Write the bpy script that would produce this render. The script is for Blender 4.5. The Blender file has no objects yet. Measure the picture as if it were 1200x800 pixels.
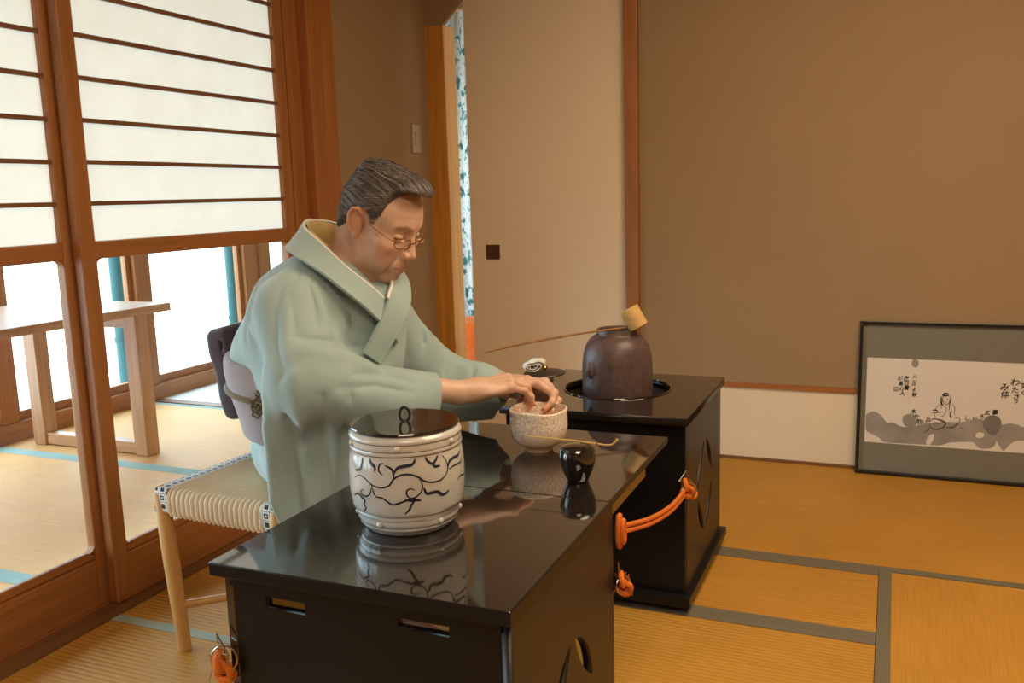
import bpy, bmesh, math, random
import numpy as np
from mathutils import Vector, Matrix
random.seed(4); np.random.seed(4)
S = bpy.context.scene
COL = S.collection
PI = math.pi

# ------------------------------------------------------------------ camera
cam_d = bpy.data.cameras.new('camera'); cam = bpy.data.objects.new('camera', cam_d); COL.objects.link(cam)
FOCAL, YAW, PITCH, ROLL = 1050.11, -0.405569, -0.161041, -0.0297515
_cy, _sy, _cp, _sp, _cr, _sr = math.cos(YAW), math.sin(YAW), math.cos(PITCH), math.sin(PITCH), math.cos(ROLL), math.sin(ROLL)
_f = Vector((_sy*_cp, _cy*_cp, _sp)); _r = Vector((_cy, -_sy, 0)); _u = _r.cross(_f)
_r2 = _cr*_r + _sr*_u; _u2 = -_sr*_r + _cr*_u
cam.matrix_world = Matrix(((_r2.x, _u2.x, -_f.x, 0), (_r2.y, _u2.y, -_f.y, 0), (_r2.z, _u2.z, -_f.z, 1.04), (0, 0, 0, 1)))
cam_d.sensor_width = 36; cam_d.lens = 36*FOCAL/1200; cam_d.clip_start = 0.02; cam_d.clip_end = 200
S.camera = cam

# ------------------------------------------------------------------ world, lights, exposure
w = bpy.data.worlds.new('overcast_sky'); S.world = w; w.use_nodes = True
bg = w.node_tree.nodes['Background']; bg.inputs[0].default_value = (0.64, 0.87, 1.0, 1); bg.inputs[1].default_value = 9.0
def area(name, loc, size, power, col, rot=(0, 0, 0), portal=False):
    l = bpy.data.lights.new(name, 'AREA'); l.shape = 'RECTANGLE'; l.size, l.size_y = size; l.energy = power; l.color = col
    o = bpy.data.objects.new(name, l); COL.objects.link(o); o.location = loc; o.rotation_euler = rot
    if portal: l.cycles.is_portal = True
    return o
area('window_portal', (-3.80, 1.6, 1.15), (2.3, 6.6), 1, (1, 1, 1), (0, -PI/2, 0), True)
area('ceiling_lamp_light', (0.35, 1.75, 2.30), (1.1, 1.1), 47, (1, 0.78, 0.52))
area('ceiling_lamp_light', (0.35, -0.4, 2.30), (1.1, 1.1), 40, (1, 0.79, 0.54))
S.view_settings.view_transform = 'Standard'; S.view_settings.look = 'None'
S.view_settings.exposure = 0.0; S.view_settings.gamma = 1.0; S.view_settings.use_curve_mapping = False

# ------------------------------------------------------------------ materials
MATS = {}
def newmat(name):
    m = bpy.data.materials.new(name); m.use_nodes = True; MATS[name] = m
    nt = m.node_tree; b = nt.nodes['Principled BSDF']
    return m, nt, b
def N(nt, t, **kw):
    n = nt.nodes.new(t)
    for k, v in kw.items(): setattr(n, k, v)
    return n
def mapped(nt, scale, coord='Object', rot=(0, 0, 0)):
    tc = N(nt, 'ShaderNodeTexCoord'); mp = N(nt, 'ShaderNodeMapping')
    mp.inputs['Scale'].default_value = scale; mp.inputs['Rotation'].default_value = rot
    nt.links.new(tc.outputs[coord], mp.inputs['Vector']); return mp.outputs['Vector']
def noise(nt, vec, scale, detail=4, rough=0.55):
    n = N(nt, 'ShaderNodeTexNoise'); n.inputs['Scale'].default_value = scale; n.inputs['Detail'].default_value = detail
    n.inputs['Roughness'].default_value = rough; nt.links.new(vec, n.inputs['Vector']); return n.outputs['Fac']
def ramp(nt, fac, stops):
    r = N(nt, 'ShaderNodeValToRGB'); e = r.color_ramp.elements
    while len(e) < len(stops): e.new(0.5)
    for i, (p, c) in enumerate(stops): e[i].position = p; e[i].color = (*c, 1)
    nt.links.new(fac, r.inputs['Fac']); return r.outputs['Color']
def bump(nt, b, height, strength, dist=0.002):
    n = N(nt, 'ShaderNodeBump'); n.inputs['Strength'].default_value = strength; n.inputs['Distance'].default_value = dist
    nt.links.new(height, n.inputs['Height']); nt.links.new(n.outputs['Normal'], b.inputs['Normal'])
def tint(c, k): return tuple(min(1, x*k) for x in c)
def plain(name, col, rough=0.5, metal=0.0, spec=0.5, var=0.12, scale=30, bmp=0.0, vec=(1, 1, 1), coat=0):
    m, nt, b = newmat(name)
    v = mapped(nt, vec); f = noise(nt, v, scale)
    nt.links.new(ramp(nt, f, [(0.25, tint(col, 1-var)), (0.75, tint(col, 1+var))]), b.inputs['Base Color'])
    b.inputs['Roughness'].default_value = rough; b.inputs['Metallic'].default_value = metal
    b.inputs['Specular IOR Level'].default_value = spec; b.inputs['Coat Weight'].default_value = coat; b.inputs['Coat Roughness'].default_value = 0.03
    if bmp: bump(nt, b, f, bmp)
    return m
def wood(name, col, axis, rough=0.42, var=0.28):
    sc = [26, 26, 26]; sc[axis] = 1.2
    m, nt, b = newmat(name); v = mapped(nt, sc)
    f = noise(nt, v, 2.0, 6, 0.6)
    nt.links.new(ramp(nt, f, [(0.28, tint(col, 1-var)), (0.55, col), (0.8, tint(col, 1+var*0.7))]), b.inputs['Base Color'])
    b.inputs['Roughness'].default_value = rough; bump(nt, b, f, 0.08, 0.001); return m
CEDAR = (0.36, 0.135, 0.035)
for i, a in enumerate('xyz'):
    wood('cedar_'+a, CEDAR, i); wood('pale_wood_'+a, (0.50, 0.26, 0.13), i); wood('dark_wood_'+a, (0.20, 0.085, 0.03), i, 0.5)
wood('amber_wood', (0.62, 0.27, 0.040), 2); wood('post_wood', (0.37, 0.13, 0.028), 2); wood('beech_z', (0.62, 0.34, 0.11), 2, 0.45, 0.15); wood('beech_x', (0.58, 0.31, 0.10), 0, 0.45, 0.15)
plain('wall_plaster', (0.345, 0.235, 0.130), 0.9, spec=0.1, var=0.04, scale=3, bmp=0.15)
plain('fusuma_paper', (0.82, 0.68, 0.50), 0.85, spec=0.15, var=0.03, scale=2)
plain('dado_paper', (0.76, 0.65, 0.47), 0.9, spec=0.1, var=0.03, scale=3)
plain('ceiling_board', (0.40, 0.30, 0.19), 0.8, spec=0.1, var=0.1, scale=4)
plain('black_lacquer', (0.014, 0.011, 0.010), 0.06, spec=0.85, var=0.2, scale=4, coat=0.7)
plain('black_lacquer_satin', (0.026, 0.019, 0.015), 0.38, spec=0.36, var=0.2, scale=6)
plain('dimmed_lacquer', (0.010, 0.009, 0.009), 0.28, spec=0.22, var=0.2, scale=6)  # darker, duller lacquer copy; a dim floor's reflection is put into it
plain('border_cloth', (0.165, 0.140, 0.098), 0.85, spec=0.1, var=0.15, scale=120)
plain('daylit_border_cloth', (0.36, 0.40, 0.34), 0.85, spec=0.1, var=0.1, scale=120)  # same border cloth, with the daylight falling on it put into the colour
plain('hall_border_cloth', (0.33, 0.47, 0.46), 0.85, spec=0.1, var=0.1, scale=120)
plain('teal_paint', (0.008, 0.075, 0.080), 0.5)
plain('white_paint', (0.80, 0.82, 0.84), 0.6, var=0.03)
plain('gravel', (0.62, 0.60, 0.56), 0.95, var=0.25, scale=60)
plain('handle_metal', (0.085, 0.04, 0.016), 0.45, spec=0.4, var=0.15)
plain('brass', (0.60, 0.40, 0.16), 0.28, metal=1, var=0.1)
plain('silver', (0.62, 0.60, 0.56), 0.25, metal=1, var=0.1)
plain('orange_cord', (0.66, 0.17, 0.025), 0.7, spec=0.2, var=0.3, scale=400, bmp=0.4)
plain('orange_plastic', (0.85, 0.16, 0.02), 0.4)
plain('bamboo', (0.62, 0.40, 0.15), 0.45, var=0.18, scale=8, vec=(1, 1, 6))
plain('bamboo_dark', (0.30, 0.15, 0.05), 0.45, var=0.2, scale=20)
plain('linen', (0.80, 0.78, 0.72), 0.9, spec=0.1, var=0.05, scale=80, bmp=0.2)
plain('white_card', (0.82, 0.74, 0.66), 0.8, var=0.04)
plain('mat_board', (0.20, 0.19, 0.155), 0.9, spec=0.1, var=0.03)
plain('frame_black', (0.012, 0.012, 0.011), 0.25)
plain('rice_paper', (0.70, 0.655, 0.59), 0.9, spec=0.1, var=0.03, scale=5)
plain('ink', (0.02, 0.018, 0.016), 0.9, spec=0.1)
plain('ink_grey', (0.31, 0.29, 0.265), 0.9, spec=0.1, var=0.25, scale=9)
plain('ink_dark_wash', (0.20, 0.188, 0.172), 0.9, spec=0.1, var=0.25, scale=12)
plain('plate_plastic', (0.40, 0.29, 0.18), 0.35)
def iron():
    m, nt, b = newmat('brown_iron'); v = mapped(nt, (1, 1, 1)); f = noise(nt, v, 60, 6)
    nt.links.new(ramp(nt, f, [(0.3, (0.075, 0.046, 0.042)), (0.7, (0.13, 0.080, 0.072))]), b.inputs['Base Color'])
    b.inputs['Roughness'].default_value = 0.42; bump(nt, b, noise(nt, v, 220, 3), 0.25, 0.001)
iron()
def porcelain():
    m, nt, b = newmat('porcelain'); v = mapped(nt, (1, 1, 1)); f = noise(nt, v, 14, 5)
    nt.links.new(ramp(nt, f, [(0.3, (0.50, 0.49, 0.45)), (0.6, (0.60, 0.585, 0.55))]), b.inputs['Base Color'])
    b.inputs['Roughness'].default_value = 0.12; b.inputs['Coat Weight'].default_value = 0.5; bump(nt, b, noise(nt, v, 45, 2), 0.05, 0.002)
porcelain()
plain('cobalt_glaze', (0.022, 0.026, 0.045), 0.2, var=0.5, scale=60)
plain('groove_glaze', (0.13, 0.12, 0.11), 0.3)
def raku():
    m, nt, b = newmat('tea_bowl_glaze'); v = mapped(nt, (1, 1, 1))
    sx = N(nt, 'ShaderNodeSeparateXYZ'); tc = N(nt, 'ShaderNodeTexCoord'); nt.links.new(tc.outputs['Object'], sx.inputs[0])
    mr = N(nt, 'ShaderNodeMapRange'); mr.inputs[1].default_value = 0.0; mr.inputs[2].default_value = 0.09; nt.links.new(sx.outputs['Z'], mr.inputs[0])
    f = noise(nt, v, 260, 3); g = noise(nt, v, 30, 4)
    c1 = ramp(nt, f, [(0.36, (0.55, 0.38, 0.27)), (0.48, (0.78, 0.64, 0.52)), (0.62, (0.88, 0.81, 0.71))])
    c2 = ramp(nt, g, [(0.35, (0.62, 0.38, 0.22)), (0.65, (0.76, 0.52, 0.34))])
    mx = N(nt, 'ShaderNodeMix', data_type='RGBA')
    add = N(nt, 'ShaderNodeMath', operation='MULTIPLY_ADD'); add.inputs[1].default_value = 0.5; nt.links.new(g, add.inputs[0]); nt.links.new(mr.outputs[0], add.inputs[2])
    cr = ramp(nt, add.outputs[0], [(0.45, (0, 0, 0)), (0.85, (1, 1, 1))])
    nt.links.new(cr, mx.inputs[0]); nt.links.new(c2, mx.inputs[6]); nt.links.new(c1, mx.inputs[7]); nt.links.new(mx.outputs[2], b.inputs['Base Color'])
    b.inputs['Roughness'].default_value = 0.35; bump(nt, b, f, 0.5, 0.0015)
raku()
def tatami(name, axis, col):
    # axis = direction the ribs run along
    m, nt, b = newmat(name)
    rot = (0, 0, PI/2) if axis == 0 else (0, 0, 0)
    v = mapped(nt, (1, 1, 1), rot=rot)
    wv = N(nt, 'ShaderNodeTexWave'); wv.bands_direction = 'X'; wv.inputs['Scale'].default_value = 21; wv.inputs['Distortion'].default_value = 0.5
    wv.inputs['Detail'].default_value = 2; wv.inputs['Detail Scale'].default_value = 2; nt.links.new(v, wv.inputs['Vector'])
    v2 = mapped(nt, (6, 300, 1) if axis == 0 else (300, 6, 1))
    f = noise(nt, v2, 1.0, 3); g = noise(nt, mapped(nt, (1, 1, 1)), 2.2, 4)
    c = ramp(nt, f, [(0.3, tint(col, 0.86)), (0.7, tint(col, 1.1))])
    mx = N(nt, 'ShaderNodeMix', data_type='RGBA', blend_type='MULTIPLY'); mx.inputs[0].default_value = 1
    nt.links.new(c, mx.inputs[6]); nt.links.new(ramp(nt, g, [(0.3, (0.88, 0.88, 0.86)), (0.7, (1.06, 1.04, 1.0))]), mx.inputs[7])
    nt.links.new(mx.outputs[2], b.inputs['Base Color']); b.inputs['Roughness'].default_value = 0.55; b.inputs['Specular IOR Level'].default_value = 0.3
    bump(nt, b, wv.outputs['Fac'], 0.35, 0.003)
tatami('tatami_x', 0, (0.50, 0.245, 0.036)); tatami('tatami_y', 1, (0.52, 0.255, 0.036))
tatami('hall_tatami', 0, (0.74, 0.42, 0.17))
def shoji_paper():
    m = bpy.data.materials.new('shoji_paper'); m.use_nodes = True; MATS['shoji_paper'] = m; nt = m.node_tree; nt.nodes.clear()
    out = N(nt, 'ShaderNodeOutputMaterial'); mx = N(nt, 'ShaderNodeMixShader'); mx.inputs[0].default_value = 0.45
    t = N(nt, 'ShaderNodeBsdfTranslucent'); d = N(nt, 'ShaderNodeBsdfDiffuse')
    f = noise(nt, mapped(nt, (1, 1, 1)), 9, 6); c = ramp(nt, f, [(0.3, (0.85, 0.76, 0.64)), (0.7, (0.90, 0.82, 0.70))])
    nt.links.new(c, t.inputs[0]); nt.links.new(c, d.inputs[0]); nt.links.new(t.outputs[0], mx.inputs[2]); nt.links.new(d.outputs[0], mx.inputs[1])
    nt.links.new(mx.outputs[0], out.inputs[0])
shoji_paper()
def glass(name, amt):
    m = bpy.data.materials.new(name); m.use_nodes = True; MATS[name] = m; nt = m.node_tree; nt.nodes.clear()
    out = N(nt, 'ShaderNodeOutputMaterial'); mx = N(nt, 'ShaderNodeMixShader'); t = N(nt, 'ShaderNodeBsdfTransparent'); g = N(nt, 'ShaderNodeBsdfGlossy')
    g.inputs['Roughness'].default_value = 0.01; t.inputs[0].default_value = (0.96, 0.97, 0.97, 1)
    fr = N(nt, 'ShaderNodeFresnel'); fr.inputs[0].default_value = 1.45
    mu = N(nt, 'ShaderNodeMath', operation='MULTIPLY'); mu.inputs[1].default_value = amt; nt.links.new(fr.outputs[0], mu.inputs[0])
    nt.links.new(mu.outputs[0], mx.inputs[0]); nt.links.new(t.outputs[0], mx.inputs[1]); nt.links.new(g.outputs[0], mx.inputs[2]); nt.links.new(mx.outputs[0], out.inputs[0])
glass('door_glass', 1.0); glass('lens_glass', 0.6)
def curtain_mat():
    m, nt, b = newmat('leaf_print_cloth'); v = mapped(nt, (1, 1, 0.7))
    vo = N(nt, 'ShaderNodeTexVoronoi'); vo.inputs['Scale'].default_value = 17; nt.links.new(v, vo.inputs['Vector'])
    f = noise(nt, v, 24, 3)
    c1 = ramp(nt, f, [(0.38, (0.06, 0.18, 0.18)), (0.43, (0.30, 0.42, 0.40)), (0.48, (0.82, 0.84, 0.80)), (0.60, (0.76, 0.70, 0.68)), (0.70, (0.60, 0.58, 0.58))])
    nt.links.new(c1, b.inputs['Base Color']); b.inputs['Roughness'].default_value = 0.9
curtain_mat()
def trim_print():
    m, nt, b = newmat('clover_print_cloth'); v = mapped(nt, (48.3, 48.3, 48.3)); nt.nodes['Mapping'].inputs['Location'].default_value = (.5, .89, .63)
    ck = N(nt, 'ShaderNodeTexVoronoi'); ck.distance = 'CHEBYCHEV'; ck.inputs['Scale'].default_value = 1; ck.inputs['Randomness'].default_value = 0.0
    nt.links.new(v, ck.inputs['Vector'])
    nt.links.new(ramp(nt, ck.outputs['Distance'], [(0.10, (0.70, 0.68, 0.63)), (0.13, (0.03, 0.03, 0.035)), (0.27, (0.03, 0.03, 0.035)), (0.30, (0.74, 0.72, 0.67)), (0.45, (0.74, 0.72, 0.67)), (0.49, (0.10, 0.10, 0.10))]), b.inputs['Base Color'])
    b.inputs['Roughness'].default_value = 0.85
trim_print()
plain('seat_cord', (0.72, 0.58, 0.41), 0.85, spec=0.15, var=0.05, scale=90)
def cloth(name, col, var=0.08, sheen=0.3):
    m, nt, b = newmat(name); v = mapped(nt, (1, 1, 1)); f = noise(nt, v, 5, 4); g = noise(nt, v, 420, 2)
    nt.links.new(ramp(nt, f, [(0.3, tint(col, 1-var)), (0.7, tint(col, 1+var))]), b.inputs['Base Color'])
    b.inputs['Roughness'].default_value = 0.8; b.inputs['Specular IOR Level'].default_value = 0.25; b.inputs['Sheen Weight'].default_value = sheen
    bump(nt, b, g, 0.25, 0.0008)
cloth('kimono_cloth', (0.345, 0.465, 0.462)); cloth('obi_drum_cloth', (0.060, 0.042, 0.050)); cloth('obi_cloth', (0.36, 0.32, 0.35), 0.12)
cloth('white_collar', (0.80, 0.78, 0.72)); cloth('yellow_lining', (0.55, 0.40, 0.15), 0.25); cloth('obi_cord', (0.16, 0.125, 0.06), 0.2); cloth('gold_brown', (0.13, 0.085, 0.035), 0.5)
def skin():
    m, nt, b = newmat('skin'); v = mapped(nt, (1, 1, 1)); f = noise(nt, v, 30, 5)
    at = N(nt, 'ShaderNodeAttribute'); at.attribute_name = 'tone'
    c = ramp(nt, f, [(0.3, (0.60, 0.375, 0.265)), (0.7, (0.68, 0.45, 0.33))])
    mx = N(nt, 'ShaderNodeMix', data_type='RGBA', blend_type='MULTIPLY'); mx.inputs[0].default_value = 1
    nt.links.new(c, mx.inputs[6]); nt.links.new(at.outputs['Color'], mx.inputs[7]); nt.links.new(mx.outputs[2], b.inputs['Base Color'])
    b.inputs['Roughness'].default_value = 0.48; b.inputs['Subsurface Weight'].default_value = 0.12; b.inputs['Subsurface Radius'].default_value = (0.012, 0.005, 0.003); b.inputs['Subsurface Scale'].default_value = 0.5
    n1 = noise(nt, mapped(nt, (1, 1, 1)), 330, 3); bump(nt, b, n1, 0.16, 0.0008)
skin()
def hair_mat():
    m, nt, b = newmat('hair'); v = mapped(nt, (7, 120, 70)); f = noise(nt, v, 1.6, 5, 0.65)
    nt.links.new(ramp(nt, f, [(0.32, (0.035, 0.026, 0.023)), (0.52, (0.095, 0.073, 0.064)), (0.68, (0.20, 0.165, 0.145)), (0.84, (0.42, 0.38, 0.35))]), b.inputs['Base Color'])
    b.inputs['Roughness'].default_value = 0.42; bump(nt, b, f, 0.5, 0.003)
hair_mat()
plain('dark_hair', (0.05, 0.037, 0.032), 0.4, var=0.3); plain('grey_hair', (0.17, 0.14, 0.125), 0.4, var=0.3); plain('silver_hair', (0.36, 0.33, 0.30), 0.4, var=0.2)
plain('glasses_metal', (0.42, 0.19, 0.08), 0.3, metal=0.8)
plain('nail', (0.60, 0.36, 0.27), 0.28)
plain('eye_white', (0.72, 0.68, 0.62), 0.15)
plain('iris', (0.03, 0.017, 0.01), 0.1)
def lacquer_brown():
    plain('lid_lacquer', (0.020, 0.010, 0.008), 0.1, spec=0.6, var=0.2, coat=0.5)
lacquer_brown()
plain('kettle_lid_metal', (0.06, 0.045, 0.04), 0.4, metal=0.4)
plain('blue_porcelain', (0.33, 0.36, 0.46), 0.2, var=0.3, scale=40)
plain('lamp_shade', (0.85, 0.8, 0.7), 0.8)

# ------------------------------------------------------------------ object helpers
def tag(o, label=None, cat=None, group=None, kind=None):
    if label: o['label'] = label
    if cat: o['category'] = cat
    if group: o['group'] = group
    if kind: o['kind'] = kind
    return o
LAST = [None]
def link(name, me, mat, parent=None, loc=None):
    o = bpy.data.objects.new(name, me); COL.objects.link(o); LAST[0] = o
    if mat is not None:
        for mm in (mat if isinstance(mat, (list, tuple)) else [mat]): me.materials.append(MATS[mm])
    if loc is not None: o.location = loc
    if parent is not None:
        o.parent = parent; 
    return o
def empty(name, loc, label, cat, group=None):
    o = bpy.data.objects.new(name, None); COL.objects.link(o); o.location = loc; o.empty_display_size = 0.05
    return tag(o, label, cat, group)
class MB:
    def __init__(s): s.v = []; s.f = []; s.m = []
    def add(s, vs, fs, mi=0):
        k = len(s.v); s.v += [tuple(p) for p in vs]; s.f += [tuple(i+k for i in f) for f in fs]; s.m += [mi]*len(fs)
    def box(s, lo, hi, mi=0):
        x0, y0, z0 = lo; x1, y1, z1 = hi
        s.add([(x0,y0,z0),(x1,y0,z0),(x1,y1,z0),(x0,y1,z0),(x0,y0,z1),(x1,y0,z1),(x1,y1,z1),(x0,y1,z1)],
              [(0,3,2,1),(4,5,6,7),(0,1,5,4),(1,2,6,5),(2,3,7,6),(3,0,4,7)], mi)
    def tube(s, pts, r, n=8, closed=False, mi=0):
        pts = [Vector(p) for p in pts]; m = len(pts); rs = r if isinstance(r, (list, tuple)) else [r]*m
        rings = []; up = None
        for i, p in enumerate(pts):
            a = pts[(i-1) % m] if (closed or i > 0) else p; b = pts[(i+1) % m] if (closed or i < m-1) else p
            t = (b-a).normalized()
            if up is None: up = Vector((0, 0, 1)) if abs(t.z) < 0.9 else Vector((1, 0, 0))
            u = (up - t*up.dot(t)).normalized(); up = u; v = t.cross(u)
            rings.append([p + rs[i]*(math.cos(2*PI*k/n)*u + math.sin(2*PI*k/n)*v) for k in range(n)])
        vs = [q for rg in rings for q in rg]; fs = []
        for i in range(m if closed else m-1):
            j = (i+1) % m
            for k in range(n): fs.append((i*n+k, i*n+(k+1) % n, j*n+(k+1) % n, j*n+k))
        if not closed: fs.append(tuple(range(n-1, -1, -1))); fs.append(tuple((m-1)*n+k for k in range(n)))
        s.add(vs, fs, mi)
    def lathe(s, prof, n=48, c=(0, 0, 0), mi=0, cap=True):
        vs = []; fs = []; m = len(prof)
        for r, z in prof:
            for k in range(n): vs.append((c[0]+r*math.cos(2*PI*k/n), c[1]+r*math.sin(2*PI*k/n), c[2]+z))
        for i in range(m-1):
            for k in range(n): fs.append((i*n+k, i*n+(k+1) % n, (i+1)*n+(k+1) % n, (i+1)*n+k))
        if cap:
            fs.append(tuple(range(n-1, -1, -1))); fs.append(tuple((m-1)*n+k for k in range(n)))
        s.add(vs, fs, mi)
    def prism(s, poly, z0, z1, mi=0):
        n = len(poly); vs = [(x, y, z0) for x, y in poly]+[(x, y, z1) for x, y in poly]
        fs = [tuple(range(n-1, -1, -1)), tuple(range(n, 2*n))]+[(k, (k+1) % n, n+(k+1) % n, n+k) for k in range(n)]
        s.add(vs, fs, mi)
    def mesh(s, name, smooth=False, sharp=None):
        me = bpy.data.meshes.new(name); me.from_pydata(s.v, [], s.f)
        me.polygons.foreach_set('material_index', s.m)
        if smooth: me.polygons.foreach_set('use_smooth', [True]*len(s.f))
        me.update()
        if smooth and sharp is not None: me.set_sharp_from_angle(angle=sharp)
        return me
    def build(s, name, mat, parent=None, loc=None, smooth=False, sharp=0.6, bevel=0):
        o = link(name, s.mesh(name, smooth, sharp), mat, parent, loc)
        if bevel:
            md = o.modifiers.new('bevel', 'BEVEL'); md.width = bevel; md.segments = 2; md.limit_method = 'ANGLE'; md.angle_limit = 0.6
        return o
def box(name, lo, hi, mat, parent=None, bevel=0.0, off=(0, 0, 0)):
    m = MB(); m.box([a-b for a, b in zip(lo, off)], [a-b for a, b in zip(hi, off)]); return m.build(name, mat, parent, bevel=bevel)
def catmull(pts, n=6):
    pts = [Vector(p) for p in pts]; out = []
    for i in range(len(pts)-1):
        p0 = pts[max(i-1, 0)]; p1 = pts[i]; p2 = pts[i+1]; p3 = pts[min(i+2, len(pts)-1)]
        for k in range(n):
            t = k/n; out.append(0.5*((2*p1)+(-p0+p2)*t+(2*p0-5*p1+4*p2-p3)*t*t+(-p0+3*p1-3*p2+p3)*t**3))
    out.append(pts[-1]); return out
def panel_with_holes(name, outer, holes, thick, mapf, mat, parent):
    cu = bpy.data.curves.new(name, 'CURVE'); cu.dimensions = '2D'; cu.fill_mode = 'BOTH'; cu.extrude = thick/2
    for poly in [outer]+holes:
        sp = cu.splines.new('POLY'); sp.points.add(len(poly)-1); sp.use_cyclic_u = True
        for p, q in zip(sp.points, poly): p.co = (q[0], q[1], 0, 1)
    tmp = bpy.data.objects.new('tmp', cu); COL.objects.link(tmp)
    dg = bpy.context.evaluated_depsgraph_get(); me = bpy.data.meshes.new_from_object(tmp.evaluated_get(dg))
    bpy.data.objects.remove(tmp); bpy.data.curves.remove(cu)
    for v in me.vertices: v.co = mapf(*v.co)
    me.materials.clear(); me.name = name
    bm = bmesh.new(); bm.from_mesh(me); bmesh.ops.remove_doubles(bm, verts=bm.verts, dist=1e-5); bmesh.ops.recalc_face_normals(bm, faces=bm.faces); bm.to_mesh(me); bm.free()
    return link(name, me, mat, parent)
def ribbon(mb, pts2, wid, mapf, n=5, h0=0.0004, taper=True, mi=0):
    P = [Vector((a, b, 0)) for a, b in pts2]; P = catmull(P, n); m = len(P); vs = []; fs = []
    for i, p in enumerate(P):
        t = (P[min(i+1, m-1)]-P[max(i-1, 0)]).normalized(); nn = Vector((-t.y, t.x, 0))
        k = i/(m-1); ww = wid*(0.30+0.70*math.sin(PI*min(1, 0.05+0.93*k))**.8) if taper else wid
        for s in (-1, 1): q = p+nn*ww*0.5*s; vs.append(mapf(q.x, q.y, h0))
    for i in range(m-1): fs.append((2*i, 2*i+1, 2*i+3, 2*i+2))
    mb.add(vs, fs, mi)

# ------------------------------------------------------------------ the room shell
def struct(o, label=None): return tag(o, label, kind='structure')
H_C = 2.36
floor = struct(box('floor', (-3.80, -2.05, -0.10), (2.25, 5.30, -0.045), 'dark_wood_y'))
def mat_(x0, x1, y0, y1, mat, edges, bcloth, top=0.0):
    m = box('tatami_mat', (x0+.001, y0+.001, -0.045), (x1-.001, y1-.001, top-0.0015), mat, floor)
    for e in edges:
        w_ = 0.032
        b = {'n': (x0+.001, y0+.0005, x1-.001, y0+w_), 'f': (x0+.001, y1-w_, x1-.001, y1-.0005), 'l': (x0+.0005, y0+.001, x0+w_, y1-.001), 'r': (x1-w_, y0+.001, x1-.0005, y1-.001)}[e]
        box('border', (b[0], b[1], -0.02), (b[2], b[3], top), bcloth, m)
mats = [(-1.815, -0.75, 2.515, 3.455, 'tatami_x', 'nf'), (-0.75, 1.10, 2.515, 3.455, 'tatami_x', 'n'), (1.10, 2.2, 2.515, 3.455, 'tatami_x', 'n'),
        (-1.815, -0.008, 2.110, 2.515, 'tatami_x', 'nf'), (-1.815, -0.008, 1.60, 2.110, 'tatami_x', 'f'), (-1.815, -0.008, 0.66, 1.60, 'tatami_x', 'nf'),
        (-1.815, -0.008, -0.30, 0.66, 'tatami_x', 'nf'), (-0.008, 0.94, 0.62, 2.515, 'tatami_y', 'lr'), (0.94, 2.2, 0.62, 2.515, 'tatami_y', 'lr'),
        (-0.008, 2.2, -2.0, 0.62, 'tatami_y', 'lr'), (-1.815, -0.008, -2.0, -0.30, 'tatami_x', 'nf')]
for x0, x1, y0, y1, m_, e_ in mats: mat_(x0, x1, y0, y1, m_, e_, 'daylit_border_cloth' if y1 == 1.60 else 'border_cloth')
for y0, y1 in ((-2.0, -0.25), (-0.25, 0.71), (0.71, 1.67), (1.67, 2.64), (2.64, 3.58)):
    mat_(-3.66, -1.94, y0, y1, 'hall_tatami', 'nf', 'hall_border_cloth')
# pale boarded floor past the dark sill at the far end of the corridor
struct(box('trim_1', (-3.66, 3.58, -0.045), (-1.80, 3.64, 0.006), 'dark_wood_x'))
pale = struct(box('trim_2', (-3.66, 3.64, -0.045), (-0.90, 5.20, -0.006), 'white_paint'))
for i in range(10): box('floor_board', (-3.66, 3.642+i*.156, -0.006), (-0.90, 3.642+i*.156+.153, 0.004), 'white_paint', pale)
struct(box('ceiling', (-3.85, -2.05, H_C), (2.25, 5.30, H_C+.05), 'ceiling_board'))
struct(box('wall_right', (2.20, -2.05, 0), (2.26, 3.52, H_C), 'wall_plaster'))
struct(box('wall_rear', (-3.80, -2.08, 0), (2.25, -2.02, H_C), 'wall_plaster'))
# left wall: sliding doors, posts, then plaster up to the corner
struct(box('wall_left', (-1.93, 2.735, 0), (-1.832, 3.45, H_C), 'wall_plaster'))
struct(box('wall_left', (-1.93, -2.02, 0), (-1.86, -0.20, H_C), 'wall_plaster'))
struct(box('wall_left', (-1.93, -0.20, 2.02), (-1.85, 2.735, H_C), 'wall_plaster'))
struct(box('trim_3', (-1.945, -0.20, -0.045), (-1.815, 2.735, 0.002), 'dark_wood_y'))          # threshold
for gx in (-1.895,): box('track_groove', (gx-.004, -0.20, 0.002), (gx+.004, 2.52, 0.0045), 'cedar_y', S.objects['trim_3'])
struct(box('trim_4', (-1.945, -0.20, 1.975), (-1.83, 2.735, 2.02), 'cedar_y'))
struct(box('trim_5', (-1.93, 2.52, 0), (-1.858, 2.60, 1.975), 'cedar_z', bevel=.003))
struct(box('trim_6', (-1.95, 2.59, 0), (-1.815, 2.738, H_C), 'post_wood', bevel=.004))
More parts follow.
